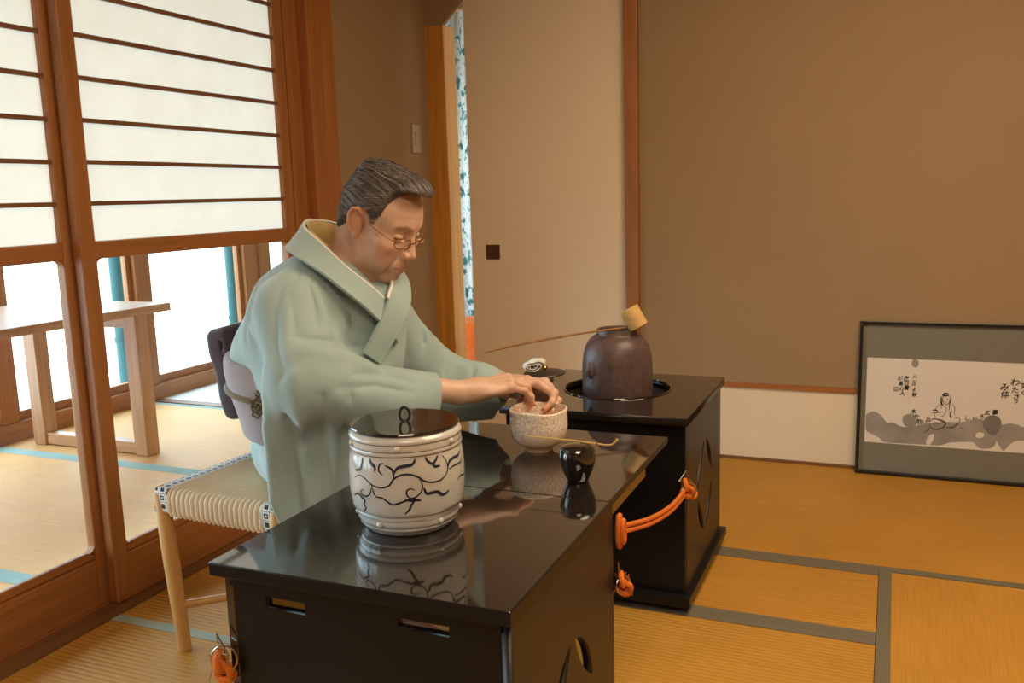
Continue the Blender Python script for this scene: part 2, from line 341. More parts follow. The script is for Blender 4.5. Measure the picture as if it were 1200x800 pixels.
def sliding_door(name, xf, y0, y1, label):
    """yukimi-style sliding door: paper lattice above, clear glass below. xf = room-side face, 30 mm thick."""
    root = bpy.data.objects.new(name, None); COL.objects.link(root); root.location = (xf, (y0+y1)/2, 0.003); struct(root, label); o = root.location
    def p(n, lo, hi, mat, bev=.002): return box(n, lo, hi, mat, root, bev, o)
    xb = xf-.030; sw = .047
    for a in (y0, y1-sw): p('stile', (xb, a, .003), (xf, a+sw, 1.975), 'cedar_z', .004)
    p('bottom_rail', (xb, y0+sw, .003), (xf-.001, y1-sw, .128), 'cedar_y', .003)
    p('bead', (xb+.004, y0+sw, .128), (xf-.010, y1-sw, .152), 'cedar_y', .004)
    p('middle_rail', (xb, y0+sw, .913), (xf-.001, y1-sw, .957), 'cedar_y', .003)
    p('top_rail', (xb, y0+sw, 1.93), (xf, y1-sw, 1.975), 'cedar_y', .003)
    m = MB(); xp = xf-.018; m.add([(xp, y0+sw-o.y+o.y, .957), (xp, y1-sw, .957), (xp, y1-sw, 1.93), (xp, y0+sw, 1.93)], [(0, 1, 2, 3)])
    m.v = [(a-o.x, b-o.y, c-o.z) for a, b, c in m.v]; m.build('paper', 'shoji_paper', root)
    for k in range(9):
        z = 1.052+k*.1025; p('lattice_bar', (xp+.001, y0+sw, z-.0055), (xf-.006, y1-sw, z+.0055), 'dark_wood_y', .001)
    m = MB(); m.add([(xf-.018, y0+sw, .150), (xf-.018, y1-sw, .150), (xf-.018, y1-sw, .915), (xf-.018, y0+sw, .915)], [(0, 1, 2, 3)]); m.v = [(a-o.x, b-o.y, c-o.z) for a, b, c in m.v]; m.build('glass_pane', 'door_glass', root)
    # rounded inner corners of the glass opening
    for yy, s in ((y0+sw, 1), (y1-sw, -1)):
        for zz, t in ((.152, 1), (.913, -1)):
            c = MB(); R_ = .018; poly = [(yy, zz)]+[(yy+s*R_*(1-math.sin(a)), zz+t*R_*(1-math.cos(a))) for a in [PI/2*i/5 for i in range(6)]]
            n = len(poly); vs = [(xb+.006-o.x, a-o.y, b-o.z) for a, b in poly]+[(xf-.004-o.x, a-o.y, b-o.z) for a, b in poly]
            c.add(vs, [tuple(range(n)), tuple(range(2*n-1, n-1, -1))]+[(k, n+k, n+(k+1) % n, (k+1) % n) for k in range(n)]); c.build('corner_block', 'cedar_y', root)
    return root
sliding_door('door_1', -1.860, 1.638, 2.516, 'sliding door right of the slim mullion with paper lattice above and glass below')
sliding_door('door_2', -1.898, 0.700, 1.664, 'sliding door at the left picture edge, on the outer track')
sliding_door('door_3', -1.860, -0.20, 0.760, 'sliding door nearest the camera, mostly out of frame')
# back wall
struct(box('wall_back', (-0.925, 3.462, 0.303), (2.25, 3.52, H_C), 'wall_plaster'))
struct(box('baseboard_back', (-0.925, 3.459, 0.0), (2.20, 3.52, 0.284), 'dado_paper'))
struct(box('trim_7', (-0.925, 3.452, 0.284), (2.20, 3.52, 0.303), 'cedar_x'))
struct(box('trim_8', (-0.925, 3.451, -0.003), (2.20, 3.462, 0.010), 'dark_wood_x'))
struct(box('trim_9', (-0.976, 3.435, 0), (-0.925, 3.53, H_C), 'cedar_z', bevel=.003))
struct(box('trim_10', (-1.838, 3.445, 0), (-1.748, 3.552, 1.745), 'amber_wood', bevel=.003))
struct(box('trim_11', (-1.748, 3.445, -0.04), (-0.976, 3.54, 0.040), 'cedar_x', bevel=.002))
arch = [(-1.838, 1.745), (-1.748, 1.745), (-1.708, 1.785), (-1.665, 1.832), (-1.60, 1.88), (-1.50, 1.925), (-1.35, 1.955), (-1.15, 1.965), (-0.976, 1.965), (-0.976, H_C), (-1.838, H_C)]
m = MB(); n_ = len(arch); m.add([(x, 3.447, z) for x, z in arch]+[(x, 3.468, z) for x, z in arch], [tuple(range(n_)), tuple(range(2*n_-1, n_-1, -1))]+[(k, n_+k, n_+(k+1) % n_, (k+1) % n_) for k in range(n_)])
struct(m.build('wall_back', 'wall_plaster'))
fus = struct(bpy.data.objects.new('door_4', None), 'plain beige paper sliding door with a square brown pull'); COL.objects.link(fus); fus.location = (-1.32, 3.485, .042)
box('panel', (-1.666, 3.472, .042), (-0.976, 3.500, 2.02), 'fusuma_paper', fus, .002, fus.location)
hp = box('pull_plate', (-1.598, 3.4695, .777), (-1.534, 3.473, .838), 'handle_metal', fus, .001, fus.location)
box('pull_recess', (-1.590, 3.4685, .785), (-1.542, 3.4697, .830), 'handle_metal', hp, 0, fus.location)
# corridor shell with outer windows
struct(box('wall_corridor_end', (-3.80, 5.22, 0), (-0.85, 5.28, H_C), 'wall_plaster'))
struct(box('wall_vestibule', (-0.90, 3.53, 0), (-0.85, 5.22, .12), 'wall_plaster')); struct(box('wall_vestibule', (-0.90, 3.53, 2.2), (-0.85, 5.22, H_C), 'wall_plaster'))
m = MB(); m.add([(-.875, 3.60, .12), (-.875, 5.12, .12), (-.875, 5.12, 2.2), (-.875, 3.60, 2.2)], [(0, 1, 2, 3)]); struct(m.build('window_20', 'shoji_paper'))  # unseen window, put in to light the corner post; paper softens it
struct(box('trim_30', (-0.90, 5.12, .12), (-0.85, 5.22, 2.2), 'cedar_z')); struct(box('trim_31', (-0.90, 3.53, .12), (-0.85, 3.60, 2.2), 'cedar_z'))
struct(box('wall_outer', (-3.78, -2.02, 2.06), (-3.68, 5.22, H_C), 'wall_plaster'))
struct(box('trim_12', (-3.76, -2.02, -0.10), (-3.66, 5.22, 0.085), 'cedar_y', bevel=.004))
struct(box('trim_13', (-3.76, -2.02, 2.01), (-3.66, 5.22, 2.06), 'cedar_y'))
posts_y = [(-2.02, -1.93), (-1.12, -1.03), (-0.17, -0.08), (0.80, 0.89), (1.76, 1.85), (2.70, 2.79), (3.55, 3.655), (4.42, 4.54), (4.56, 4.67)]
for i, (a, b_) in enumerate(posts_y): struct(box('trim_%d' % (14+i), (-3.75, a, 0.085), (-3.665, b_, 2.01), 'cedar_z', bevel=.004))
ends = posts_y + [(5.22, 5.3)]
for i in range(len(ends)-1):
    a, b_ = ends[i][1], ends[i+1][0]
    if b_-a < .1: continue
    wn = struct(bpy.data.objects.new('window_%d' % (i+1), None)); COL.objects.link(wn); wn.location = (-3.71, (a+b_)/2, .085)
    for lo, hi in (((-3.725, a, .085), (-3.695, b_, .125)), ((-3.725, a, 1.97), (-3.695, b_, 2.01)), ((-3.725, a, .125), (-3.695, a+.03, 1.97)), ((-3.725, b_-.03, .125), (-3.695, b_, 1.97))):
        box('window_frame', lo, hi, 'cedar_y', wn, 0, wn.location)
    m = MB(); m.add([(0, a+.03-wn.location.y, .04), (0, b_-.03-wn.location.y, .04), (0, b_-.03-wn.location.y, 1.885), (0, a+.03-wn.location.y, 1.885)], [(0, 1, 2, 3)]); m.build('glass_pane', 'door_glass', wn)
# outside
struct(box('ground', (-30, -25, -0.42), (-3.80, 30, -0.36), 'gravel')); struct(box('ground', (-3.80, 5.30, -0.42), (12, 30, -0.36), 'gravel')); struct(box('ground', (-0.84, 3.55, -0.42), (12, 5.30, -0.36), 'gravel'))
for py, lab in ((3.88, 'teal drainpipe post outside the corridor windows, left of the two'), (4.86, 'teal drainpipe post outside the corridor windows, right of the two')):
    t = empty('drainpipe_post', (-4.15, py, -.36), lab, 'post', 'teal posts outside')
    m = MB(); m.lathe([(.038, 0), (.038, 2.9)], 20); m.build('pipe', 'teal_paint', t, smooth=True)
    m = MB(); m.lathe([(.06, 0), (.06, .02), (.044, .035), (.038, .05)], 20); m.build('base_collar', 'teal_paint', t, smooth=True)
    for z in (.62, 1.6): m = MB(); m.lathe([(.044, z), (.044, z+.03)], 20); m.build('bracket', 'teal_paint', t, smooth=True)
bn = empty('garden_bench', (-4.55, 4.8, -.36), 'long white bench outside behind the corridor glass', 'bench')
box('seat_slab', (-.22, -1.0, .66), (.22, 1.6, .71), 'white_paint', bn, .004)
for yy in (-.8, 1.4): box('leg', (-.18, yy-.04, 0), (.18, yy+.04, .66), 'white_paint', bn, .003)
# light switch on the plaster beside the corner post
sw = empty('wall_switch', (-1.832, 3.325, 1.225), 'small brown switch plate on the wall beside the corner post', 'switch')
box('plate', (0, -.035, 0), (.006, .035, .115), 'plate_plastic', sw, .002)
box('rocker', (.006, -.014, .03), (.010, .014, .085), 'plate_plastic', sw, .001)
m = MB(); m.lathe([(.004, 0), (.004, .002)], 10, (0, 0, 0)); k_ = m.build('indicator_lamp', 'brass', sw); k_.location = (.0105, 0, .068); k_.rotation_euler = (0, PI/2, 0)
# paper lamp on the ceiling, out of the frame
for yy, lab in ((1.75, 'square paper ceiling lamp over the tea tables, out of frame'), (-.4, 'square paper ceiling lamp behind the camera, out of frame')):
    cl = empty('ceiling_lamp', (.35, yy, H_C), lab, 'lamp', 'ceiling lamps')
    box('housing', (-.58, -.58, -.05), (.58, .58, 0), 'cedar_x', cl, .004)
    for a in (-1, 1):
        box('frame_bar', (-.58, a*.57-.012, -.075), (.58, a*.57+.012, -.05), 'cedar_x', cl); box('frame_bar', (a*.57-.012, -.58, -.075), (a*.57+.012, .58, -.05), 'cedar_y', cl)
# cloth hanging at the corridor end, seen through the door gap
cu = empty('hanging_curtain', (-2.5, 5.12, 2.15), 'pale leaf-print cloth seen through the gap beside the sliding door', 'curtain')
m = MB(); nx = 60
vs = []; fs = []
for j, z in enumerate((-1.87, 0)):
    for i in range(nx+1): vs.append((-.5+i/nx, .022*math.sin(i*.9)+.012*math.sin(i*.37), z))
for i in range(nx): fs.append((i, i+1, nx+2+i, nx+1+i))
m.add(vs, fs); o_ = m.build('cloth', 'leaf_print_cloth', cu, smooth=True); md = o_.modifiers.new('t', 'SOLIDIFY'); md.thickness = .003
m = MB(); m.tube([(-.56, 0, .01), (.56, 0, .01)], .012, 12); m.build('curtain_rod', 'pale_wood_x', cu, smooth=True)
ob = empty('orange_bucket', (-2.225, 4.60, .004), 'orange lidded plastic bucket seen through the gap beside the sliding door', 'bucket')
m = MB(); m.lathe([(.12, 0), (.125, .01), (.14, .21), (.14, .24)], 40); m.build('body', 'orange_plastic', ob, smooth=True)
m = MB(); m.lathe([(.148, .235), (.150, .25), (.146, .30), (.125, .335), (.08, .352), (0.001, .357)], 40); m.build('lid', 'orange_plastic', ob, smooth=True)
m = MB(); m.tube([(.143*math.cos(a), .143*math.sin(a), .20) for a in [2*PI*i/40 for i in range(40)]], .007, 8, True); m.build('rib', 'orange_plastic', ob, smooth=True)
cd_ = empty('folded_card', (-1.690, 3.475, .040), 'small white folded card standing on the door sill beside the corner post', 'card')
m = MB(); m.add([(-.040, -.012, 0), (.020, -.016, 0), (.024, .0, 0), (-.034, .016, 0), (-.038, 0, .112), (.020, -.003, .112), (.021, -.001, .112), (-.036, .002, .112)], [(0, 1, 5, 4), (1, 2, 6, 5), (2, 3, 7, 6), (3, 0, 4, 7), (4, 5, 6, 7)])
m.build('card', 'white_card', cd_)
m = MB(); m.add([(-.004, -.0152, .032), (.019, -.0165, .026), (.019, -.0140, .046)], [(0, 1, 2)]); m.build('printed_mark', 'ink_dark_wash', cd_)

# ------------------------------------------------------------------ trestle table in the corridor
tt = empty('trestle_table', (-3.19, 2.25, 0), 'plain wooden trestle table standing in the corridor behind the glass doors', 'table')
o = tt.location
box('tabletop', (-3.54, 1.55, .600), (-2.84, 2.93, .634), 'pale_wood_y', tt, .003, o)
for yy in (1.75, 2.785):
    for xx in (-3.50, -2.90):
        box('leg', (xx-.035, yy-.035, 0), (xx+.035, yy+.035, .60), 'pale_wood_z', tt, .004, o)
    box('foot_rail', (-3.465, yy-.024, .004), (-2.935, yy+.024, .054), 'pale_wood_x', tt, .003, o)
    box('top_rail', (-3.465, yy-.02, .545), (-2.935, yy+.02, .598), 'pale_wood_x', tt, .003, o)

# ------------------------------------------------------------------ lacquer tables
def leafs(cy, cz, hw, hh, wd):
    V = [(cy, cz+hh), (cy+hw, cz), (cy, cz-hh), (cy-hw, cz)]; out = []
    for i in range(4):
        a = Vector((*V[i], 0)); b = Vector((*V[(i+1) % 4], 0)); d = b-a; n = Vector((-d.y, d.x, 0)).normalized()
        a2 = a+d*.10; b2 = b-d*.10; L = []
        for k in range(9): t = k/8; L.append(a2.lerp(b2, t)+n*wd*math.sin(PI*t)**.8)
        for k in range(7, 0, -1): t = k/8; L.append(a2.lerp(b2, t)-n*wd*.55*math.sin(PI*t)**.8)
        out.append([(p.x, p.y) for p in L])
    return out
def dim_edges():
    # polished top; edges darkened and dulled as if mirroring a dim floor
    me = LAST[0].data; me.materials.append(MATS['dimmed_lacquer'])
    for p in me.polygons: p.material_index = 0 if p.normal.z > .5 else 1
TA = empty('lacquer_tea_table', (-.70, 1.26, 0), 'glossy black lacquer table in front with the lidded water jar and tea bowl on it', 'table')
o = TA.location
box('tabletop', (-.952, 1.010, .478), (-.448, 1.4628, .500), 'black_lacquer', TA, .0025, o); dim_edges()
box('folding_leaf', (-.952, 1.463, .486), (-.450, 1.912, .500), 'black_lacquer', TA, .002, o); dim_edges()
sl = lambda x0, x1, z0, z1: [(x0, z0), (x1, z0), (x1, z1), (x0, z1)]
panel_with_holes('front_panel', sl(-.940, -.466, .002, .478), [sl(-.868, -.795, .427, .446), sl(-.637, -.553, .434, .450)], .016, lambda x, y, z: (x-o.x, 1.043+z-o.y, y-o.z), 'dimmed_lacquer', TA)
panel_with_holes('side_panel', sl(1.034, 1.502, .002, .478), leafs(1.275, .205, .108, .135, .024), .016, lambda x, y, z: (-.464+z-o.x, x-o.y, y-o.z), 'black_lacquer_satin', TA)
box('side_panel', (-.944, 1.034, .002), (-.928, 1.502, .478), 'black_lacquer', TA, .002, o)
box('front_rail', (-.935, 1.0315, .456), (-.472, 1.036, .477), 'dimmed_lacquer', TA, .0015, o)
for x in (-.93, -.486): box('leaf_bracket', (x, 1.50, .440), (x+.014, 1.80, .486), 'black_lacquer', TA, .002, o)

TB = empty('kettle_stand_table', (-.69, 2.34, 0), 'black lacquer box table behind, with the brown kettle sunk in its round opening', 'table')
o = TB.location; HX, HY = -.702, 2.375
circ = [(HX+.148*math.cos(2*PI*i/72), HY+.148*math.sin(2*PI*i/72)) for i in range(72)]
panel_with_holes('tabletop', sl(-.936, -.443, 2.082, 2.598), [circ], .020, lambda x, y, z: (x-o.x, y-o.y, .490+z), 'black_lacquer', TB); dim_edges()
m = MB(); m.tube([(HX-o.x+.1485*math.cos(2*PI*i/72), HY-o.y+.1485*math.sin(2*PI*i/72), .5005) for i in range(72)], .0032, 8, True); m.build('opening_rim', 'lid_lacquer', TB, smooth=True)
m = MB(); m.lathe([(.150, .478), (.150, .410), (.140, .398), (.0005, .396)], 64, (HX-o.x, HY-o.y, 0), cap=False); m.build('brazier_well', 'brown_iron', TB, smooth=True)
box('front_panel', (-.926, 2.100, .045), (-.451, 2.114, .479), 'dimmed_lacquer', TB, .002, o)
box('back_panel', (-.926, 2.566, .045), (-.451, 2.580, .479), 'black_lacquer', TB, .002, o)
box('side_panel', (-.926, 2.1145, .045), (-.912, 2.5655, .479), 'black_lacquer', TB, .002, o)
panel_with_holes('side_panel', sl(2.1145, 2.5655, .045, .479), leafs(2.34, .258, .108, .140, .022), .014, lambda x, y, z: (-.457+z-o.x, x-o.y, y-o.z), 'black_lacquer_satin', TB)
box('plinth', (-.942, 2.072, .020), (-.434, 2.596, .045), 'dimmed_lacquer', TB, .003, o)
for x in (-.90, -.48):
    for y in (2.115, 2.555):
        m = MB(); m.lathe([(.015, 0), (.018, .004), (.018, .016), (.014, .021)], 20, (x-o.x, y-o.y, 0)); m.build('foot', 'black_lacquer_satin', TB, smooth=True)

# orange cords, rings and knots on the table corners
def ring(pts_c, ax, r, mat, parent, name='metal_ring', w_=.0016, n=28):
    a = Vector(ax).normalized(); u = a.orthogonal().normalized(); v = a.cross(u); c = Vector(pts_c)
    m = MB(); m.tube([c+r*(math.cos(2*PI*i/n)*u+math.sin(2*PI*i/n)*v) for i in range(n)], w_, 8, True)
    return m.build(name, mat, parent, smooth=True)
def knot(parent, c, s=1.0, dirx=(1, 0, 0)):
    c = Vector(c); m = MB()
    for k, (ax, off) in enumerate((((1, .3, .2), (0, 0, .004)), ((.2, 1, .3), (.004, .002, -.008)), ((.3, -.4, 1), (.002, .006, -.014)))):
        a = Vector(ax).normalized(); u = a.orthogonal().normalized(); v = a.cross(u); q = c+Vector(off)*s
        m.tube([q+.0105*s*(math.cos(2*PI*i/20)*u*(1+.15*math.sin(3*2*PI*i/20))+math.sin(2*PI*i/20)*v) for i in range(20)], .0052*s, 8, True)
    m.build('knot', 'orange_cord', parent, smooth=True)
    m = MB()
    for k in range(5):
        q = c+Vector((.012*math.cos(k*1.3), -.003+.006*math.sin(k*2.1), 0))*s
        m.tube(catmull([q+Vector((0, 0, .018))*s, q*1.0+Vector((.004*math.sin(k), .002, .002))*s, q+Vector((.006*math.cos(k*2), 0, -.020))*s], 4), .0011, 5)
    m.build('gold_threads', 'brass', parent, smooth=True)
oc = empty('orange_rope', (-.446, 2.06, .30), 'doubled orange cord tied from the kettle table corner to the front table', 'cord')
o = oc.location; P0 = Vector((-.4455, 2.075, .322)); P1 = Vector((-.4445, 1.530, .428))
m = MB()
for s in (-1, 1):
    pts = [P0+Vector((0, 0, .0055*s)), P0.lerp(P1, .3)+Vector((.004, 0, .0055*s-.017)), P0.lerp(P1, .65)+Vector((.004, 0, .0055*s-.017)), P1+Vector((0, .0, .0055*s-.002))]
    m.tube([p-o for p in catmull(pts, 8)], .0050, 10)
m.build('double_strand', 'orange_cord', oc, smooth=True)
m = MB()
for rr, dx in ((.030, 0), (.021, .007), (.012, .003)):
    m.tube([Vector((-.449+dx, 1.522+rr*.35*math.cos(2*PI*i/26), .424+rr*math.sin(2*PI*i/26)))-o for i in range(26)], .0052, 8, True)
m.build('coiled_loop', 'orange_cord', oc, smooth=True)
knot(oc, P0-o+Vector((.002, -.004, .012)), 1.15)
m = MB(); m.tube([p-o for p in catmull([P0+Vector((.002, .0, -.002)), P0+Vector((.012, .005, -.016)), P0+Vector((.018, .02, -.018)), P0+Vector((.018, .035, -.014))], 6)], .0055, 10); m.build('cord_end', 'orange_cord', oc, smooth=True)
ring((P0-o)+Vector((.008, .006, .0)), (.7, -.7, .1), .019, 'silver', oc)
tr = (Vector((-.4455, 2.085, .345))-o)
m = MB(); m.tube([tr+Vector((-.016, -.008, 0)), tr+Vector((0, -.004, .026)), tr+Vector((.010, 0, .0)), tr+Vector((.0, -.006, -.012))], .0016, 6, True); m.build('wire_triangle', 'brass', oc, smooth=True)
ok1 = empty('cord_knot', (-.447, 1.512, .325), 'orange knot with gold threads and ring at the front table\'s rear edge, below the cord', 'knot')
knot(ok1, (.004, .004, .002), 1.1); ring((.006, .006, -.004), (.8, -.5, .2), .017, 'silver', ok1)
m = MB(); m.tube([(-.002, 0, .0), (-.001, -.004, .045), (.003, .004, .004)], .0016, 6, True); m.build('wire_triangle', 'brass', ok1, smooth=True)
ok2 = empty('cord_knot', (-.950, 1.024, .325), 'orange knot with metal ring on the front table\'s near left corner', 'knot')
knot(ok2, (-.003, -.004, .0), 1.25); ring((.006, -.006, .012), (.3, -.9, .2), .021, 'silver', ok2)
m = MB(); m.tube([(-.006, -.003, .02), (-.004, -.006, .052), (.016, -.006, .02)], .0017, 6, True); m.build('wire_triangle', 'silver', ok2, smooth=True)

# ------------------------------------------------------------------ water jar
JC = (-.742, 1.265, .5005)
JR = empty('water_jar', JC, 'white porcelain barrel jar with blue-black vine scrolls and a dark lacquer lid', 'jar')
def jar_r(z):
    return .0968-.012*((z-.088)/.08)**2
prof = [(.060, .001), (.070, 0), (.074, .003), (.0765, .008), (.0800, .010), (.0825, .013), (.0815, .0165), (.0845, .019), (.0860, .0235), (.0850, .028), (.0868, .0305), (.0880, .034), (.0872, .037), (jar_r(.040), .040)]
prof += [(jar_r(z), z) for z in np.linspace(.046, .136, 16)]
prof += [(.0925, .1385), (.0945, .1415), (.0925, .1445), (.0925, .1475), (.0935, .151), (.0925, .155), (.0930, .158), (.0945, .161), (.0922, .164), (.0900, .167), (.0862, .1695), (.080, .1695), (.080, .150), (.0005, .02)]
m = MB(); m.lathe(prof, 96, cap=False); m.build('body', 'porcelain', JR, smooth=True, sharp=1.2)
for z, r in ((.0165, .0812), (.029, .0845), (.038, .0868), (.1385, .0922), (.1455, .0918), (.157, .0920)):
    m = MB(); m.tube([(r*math.cos(2*PI*i/96), r*math.sin(2*PI*i/96), z) for i in range(96)], .0012, 6, True); m.build('glaze_line', 'groove_glaze', JR, smooth=True)
for zz, rr, ph in ((.0225, .0862, -93.9), (.1515, .0935, -68.3)):
    for k in range(6):
        a = math.radians(ph+60*k+ (10 if k == 1 and zz < .1 else 0)); m = MB()
        m.lathe([(.0052, -.001), (.0048, .0012), (.0036, .0026), (.0015, .0034), (.0003, .0036)], 14)
        ob_ = m.build('boss', 'porcelain', JR, smooth=True); ob_.location = (rr*math.cos(a), rr*math.sin(a), zz); ob_.rotation_euler = (0, PI/2, a)
JARVINE = [
(1,[(-121.0,.0975),(-112.4,.1043),(-104.3,.1018),(-97.5,.0947),(-91.4,.0909),(-83.7,.0903),(-77.2,.0946),(-72.6,.105),(-65.5,.1112),(-57.0,.1112),(-49.5,.1056),(-44.4,.0985),(-36.3,.0941),(-27.4,.0945),(-20.4,.1007),(-17.2,.1114),(-18.4,.1237),(-22.2,.1325)]),
(1,[(-96.4,.0949),(-94.7,.0848),(-92.1,.0748),(-85.3,.0729),(-80.0,.0673),(-74.9,.0624),(-66.9,.066),(-59.9,.07),(-53.0,.0735),(-47.6,.0814),(-45.9,.0915),(-48.7,.1025)]),
(.9,[(-53.0,.0735),(-58.1,.0728),(-61.3,.0793),(-60.3,.0861),(-56.8,.0883),(-53.5,.0851)]),
(.9,[(-96.7,.0874),(-98.3,.0779),(-103.4,.0718),(-109.8,.0728),(-110.7,.0786),(-106.4,.0822)]),
(1.3,[(-124.4,.0667),(-116.0,.072),(-110.3,.0679),(-106.6,.0646),(-108.2,.0562),(-106.3,.0505),(-111.6,.0415)]),
(1.9,[(-63.3,.0704),(-57.4,.0687),(-53.9,.0691),(-47.9,.0668)]),(1.3,[(-54.0,.0675),(-57.6,.0604),(-59.5,.0528),(-64.1,.0454)]),
(2.6,[(-44.8,.0867),(-42.3,.077),(-36.8,.0768),(-30.9,.0762),(-25.8,.0695),(-20.1,.0701),(-17.7,.0743)]),
(1.7,[(-98.0,.1351),(-96.5,.1284),(-92.0,.1221),(-92.0,.1149)]),(1,[(-82.2,.129),(-86.7,.1271),(-87.4,.117),(-83.2,.1103)]),
(1.3,[(-72.6,.105),(-73.2,.1166),(-75.8,.1222),(-81.3,.1262)]),(2.8,[(-72.4,.1137),(-68.8,.1222),(-62.6,.1247),(-54.7,.1267),(-51.1,.135)]),
(1.4,[(-41.4,.136),(-39.2,.1292),(-34.8,.1236),(-30.4,.128),(-27.8,.135)]),(1.5,[(-33.8,.1233),(-32.2,.1184),(-26.0,.1177)]),
(1.7,[(-17.2,.1114),(-13.7,.1203),(-5.8,.1229),(1.6,.1225),(8.4,.1285)]),(1,[(-16.2,.108),(-7.6,.1101),(5.9,.1097),(11.4,.1147)]),
(.8,[(-3.0,.0834),(3.2,.0879),(18.7,.0821)]),(1.5,[(-107.9,.1340),(-108.6,.1241),(-111.1,.1145),(-119.1,.1103)])]
m = MB()
def jarmap(rot):
    def f_(s, z, h):
        a = s/.095+rot; r = jar_r(z)+h; return (r*math.cos(a), r*math.sin(a), z)
    return f_
for rot in (0, PI):
    for wd, pts in JARVINE:
        ribbon(m, [(math.radians(a)*.095, z) for a, z in pts], min(wd, 1.75)*.0031, jarmap(rot), 5, .00045)
m.build('painted_vine', 'cobalt_glaze', JR)
LD = MB(); LD.lathe([(.0005, .1700), (.086, .1700), (.0895, .1705), (.0905, .1725), (.0895, .1745), (.080, .1745), (.060, .1738), (.03, .1735), (.0004, .1736)], 96, cap=False)
lid = LD.build('lid', 'lid_lacquer', JR, smooth=True, sharp=.9)
m = MB(); m.tube([(.0085*math.cos(a)*.92, .0085*math.cos(a)*.39, .1855+.0125*math.sin(a)) for a in [2*PI*i/28 for i in range(28)]], .0024, 10, True); m.build('loop_handle', 'black_lacquer_satin', lid, smooth=True)
m = MB(); m.lathe([(.006, .1735), (.005, .1755), (.003, .1765)], 16, cap=True); m.build('handle_base', 'black_lacquer_satin', lid, smooth=True)

# ------------------------------------------------------------------ tea bowl, caddy, scoop
BC = (-.690, 1.737, .5003)
bp = [(.0005, .006), (.024, .006), (.0255, .0), (.0295, .0), (.0305, .006), (.034, .010), (.046, .016), (.0555, .026), (.0600, .040), (.0612, .055), (.0608, .070), (.0605, .080), (.0615, .087), (.0605, .0905), (.0580, .0905), (.0565, .085), (.0562, .070), (.0555, .050), (.050, .030), (.034, .018), (.0005, .015)]
m = MB(); m.lathe(bp, 80, cap=False)
m.v = [(x*(1+.018*math.sin(2*math.atan2(y, x)+1)+.008*math.sin(5*math.atan2(y, x))), y*(1+.018*math.sin(2*math.atan2(y, x)+1)+.008*math.sin(5*math.atan2(y, x))), z+(.0018*math.sin(3*math.atan2(y, x)+.5) if z > .06 else 0)) for x, y, z in m.v]
tb = m.build('tea_bowl', 'tea_bowl_glaze', None, BC, smooth=True, sharp=1.3); tag(tb, 'speckled beige ceramic tea bowl held in the person\'s hands', 'bowl')
CC = (-.541, 1.558, .5003)
cad = empty('tea_caddy', CC, 'small glossy black tea caddy with the bamboo scoop laid across it', 'caddy')
m = MB(); m.lathe([(.0005, .002), (.016, .002), (.0185, 0), (.0205, .002), (.0235, .010), (.0290, .022), (.0332, .036), (.0346, .046), (.0346, .049)], 64, cap=False); m.build('body', 'black_lacquer', cad, smooth=True)
m = MB(); m.lathe([(.0349, .0488), (.0350, .053), (.0338, .060), (.0300, .0662), (.020, .0696), (.0004, .0708)], 64, cap=False); m.build('lid', 'black_lacquer', cad, smooth=True)
SC = empty('tea_scoop', (-.53, 1.57, .5735), 'thin bent bamboo tea scoop resting on the black caddy', 'scoop')
pts = catmull([(-.118, .003, .0015), (-.037, .004, .0005), (.012, -.002, .0003), (.044, -.008, .0005), (.056, -.008, .0025), (.0625, -.006, .008), (.066, -.004, .0135)], 6)
m = MB(); n_ = len(pts); vs = []; fs = []
for i, p in enumerate(pts):
    t = (pts[min(i+1, n_-1)]-pts[max(i-1, 0)]).normalized(); sd = Vector((-t.y, t.x, 0)).normalized(); up = sd.cross(t)*-1
    k = i/(n_-1); hw = .0022+.0022*max(0, (k-.55)/.45) if k < .97 else .003
    for a, b_ in ((-1, -1), (1, -1), (1, 1), (-1, 1)): vs.append(p+sd*hw*a+up*.0011*b_)
for i in range(n_-1):
    for k in range(4): fs.append((4*i+k, 4*i+(k+1) % 4, 4*i+4+(k+1) % 4, 4*i+4+k))
fs += [(3, 2, 1, 0), (4*n_-4, 4*n_-3, 4*n_-2, 4*n_-1)]; m.add(vs, fs); m.build('bamboo_strip', 'bamboo', SC)
m = MB(); m.tube([pts[14], pts[14]+Vector((.003, -.0015, 0))], .0031, 8); m.build('node', 'bamboo_dark', SC, smooth=True)

# ------------------------------------------------------------------ kettle, ladle, lid on its rest, folded cloth
KC = (HX, HY, .397)
KT = empty('kettle', KC, 'matte brown iron kettle sunk in the round opening of the rear table', 'kettle')
kp = [(.0005, 0), (.070, 0), (.085, .010), (.0935, .035), (.0968, .070), (.0978, .110), (.0978, .150), (.0970, .175), (.0945, .200), (.0890, .222), (.0790, .240), (.0670, .251), (.0590, .2545), (.0562, .258), (.0565, .268), (.0555, .2715), (.0515, .2715), (.0500, .266), (.0495, .250), (.062, .235), (.085, .20), (.090, .12), (.080, .03), (.0005, .012)]
m = MB(); m.lathe(kp, 96, cap=False); m.build('body', 'brown_iron', KT, smooth=True, sharp=1.0)
for a in (-122, 58):
    a = math.radians(a); m = MB(); m.lathe([(.0165, -.004), (.015, .003), (.010, .008), (.004, .011), (.0004, .0115)], 18)
    k_ = m.build('lug', 'brown_iron', KT, smooth=True); k_.location = (.0960*math.cos(a), .0960*math.sin(a), .165); k_.rotation_euler = (0, PI/2, a); k_.scale = (1.5, .8, 1)
    ring((.1065*math.cos(a), .1065*math.sin(a), .160), (-math.sin(a), math.cos(a), 0), .006, 'brown_iron', KT, 'lug_ring', .0013, 16)
LA = empty('bamboo_ladle', (-.652, 2.361, .672), 'bamboo ladle lying across the kettle mouth with its long thin handle', 'ladle')
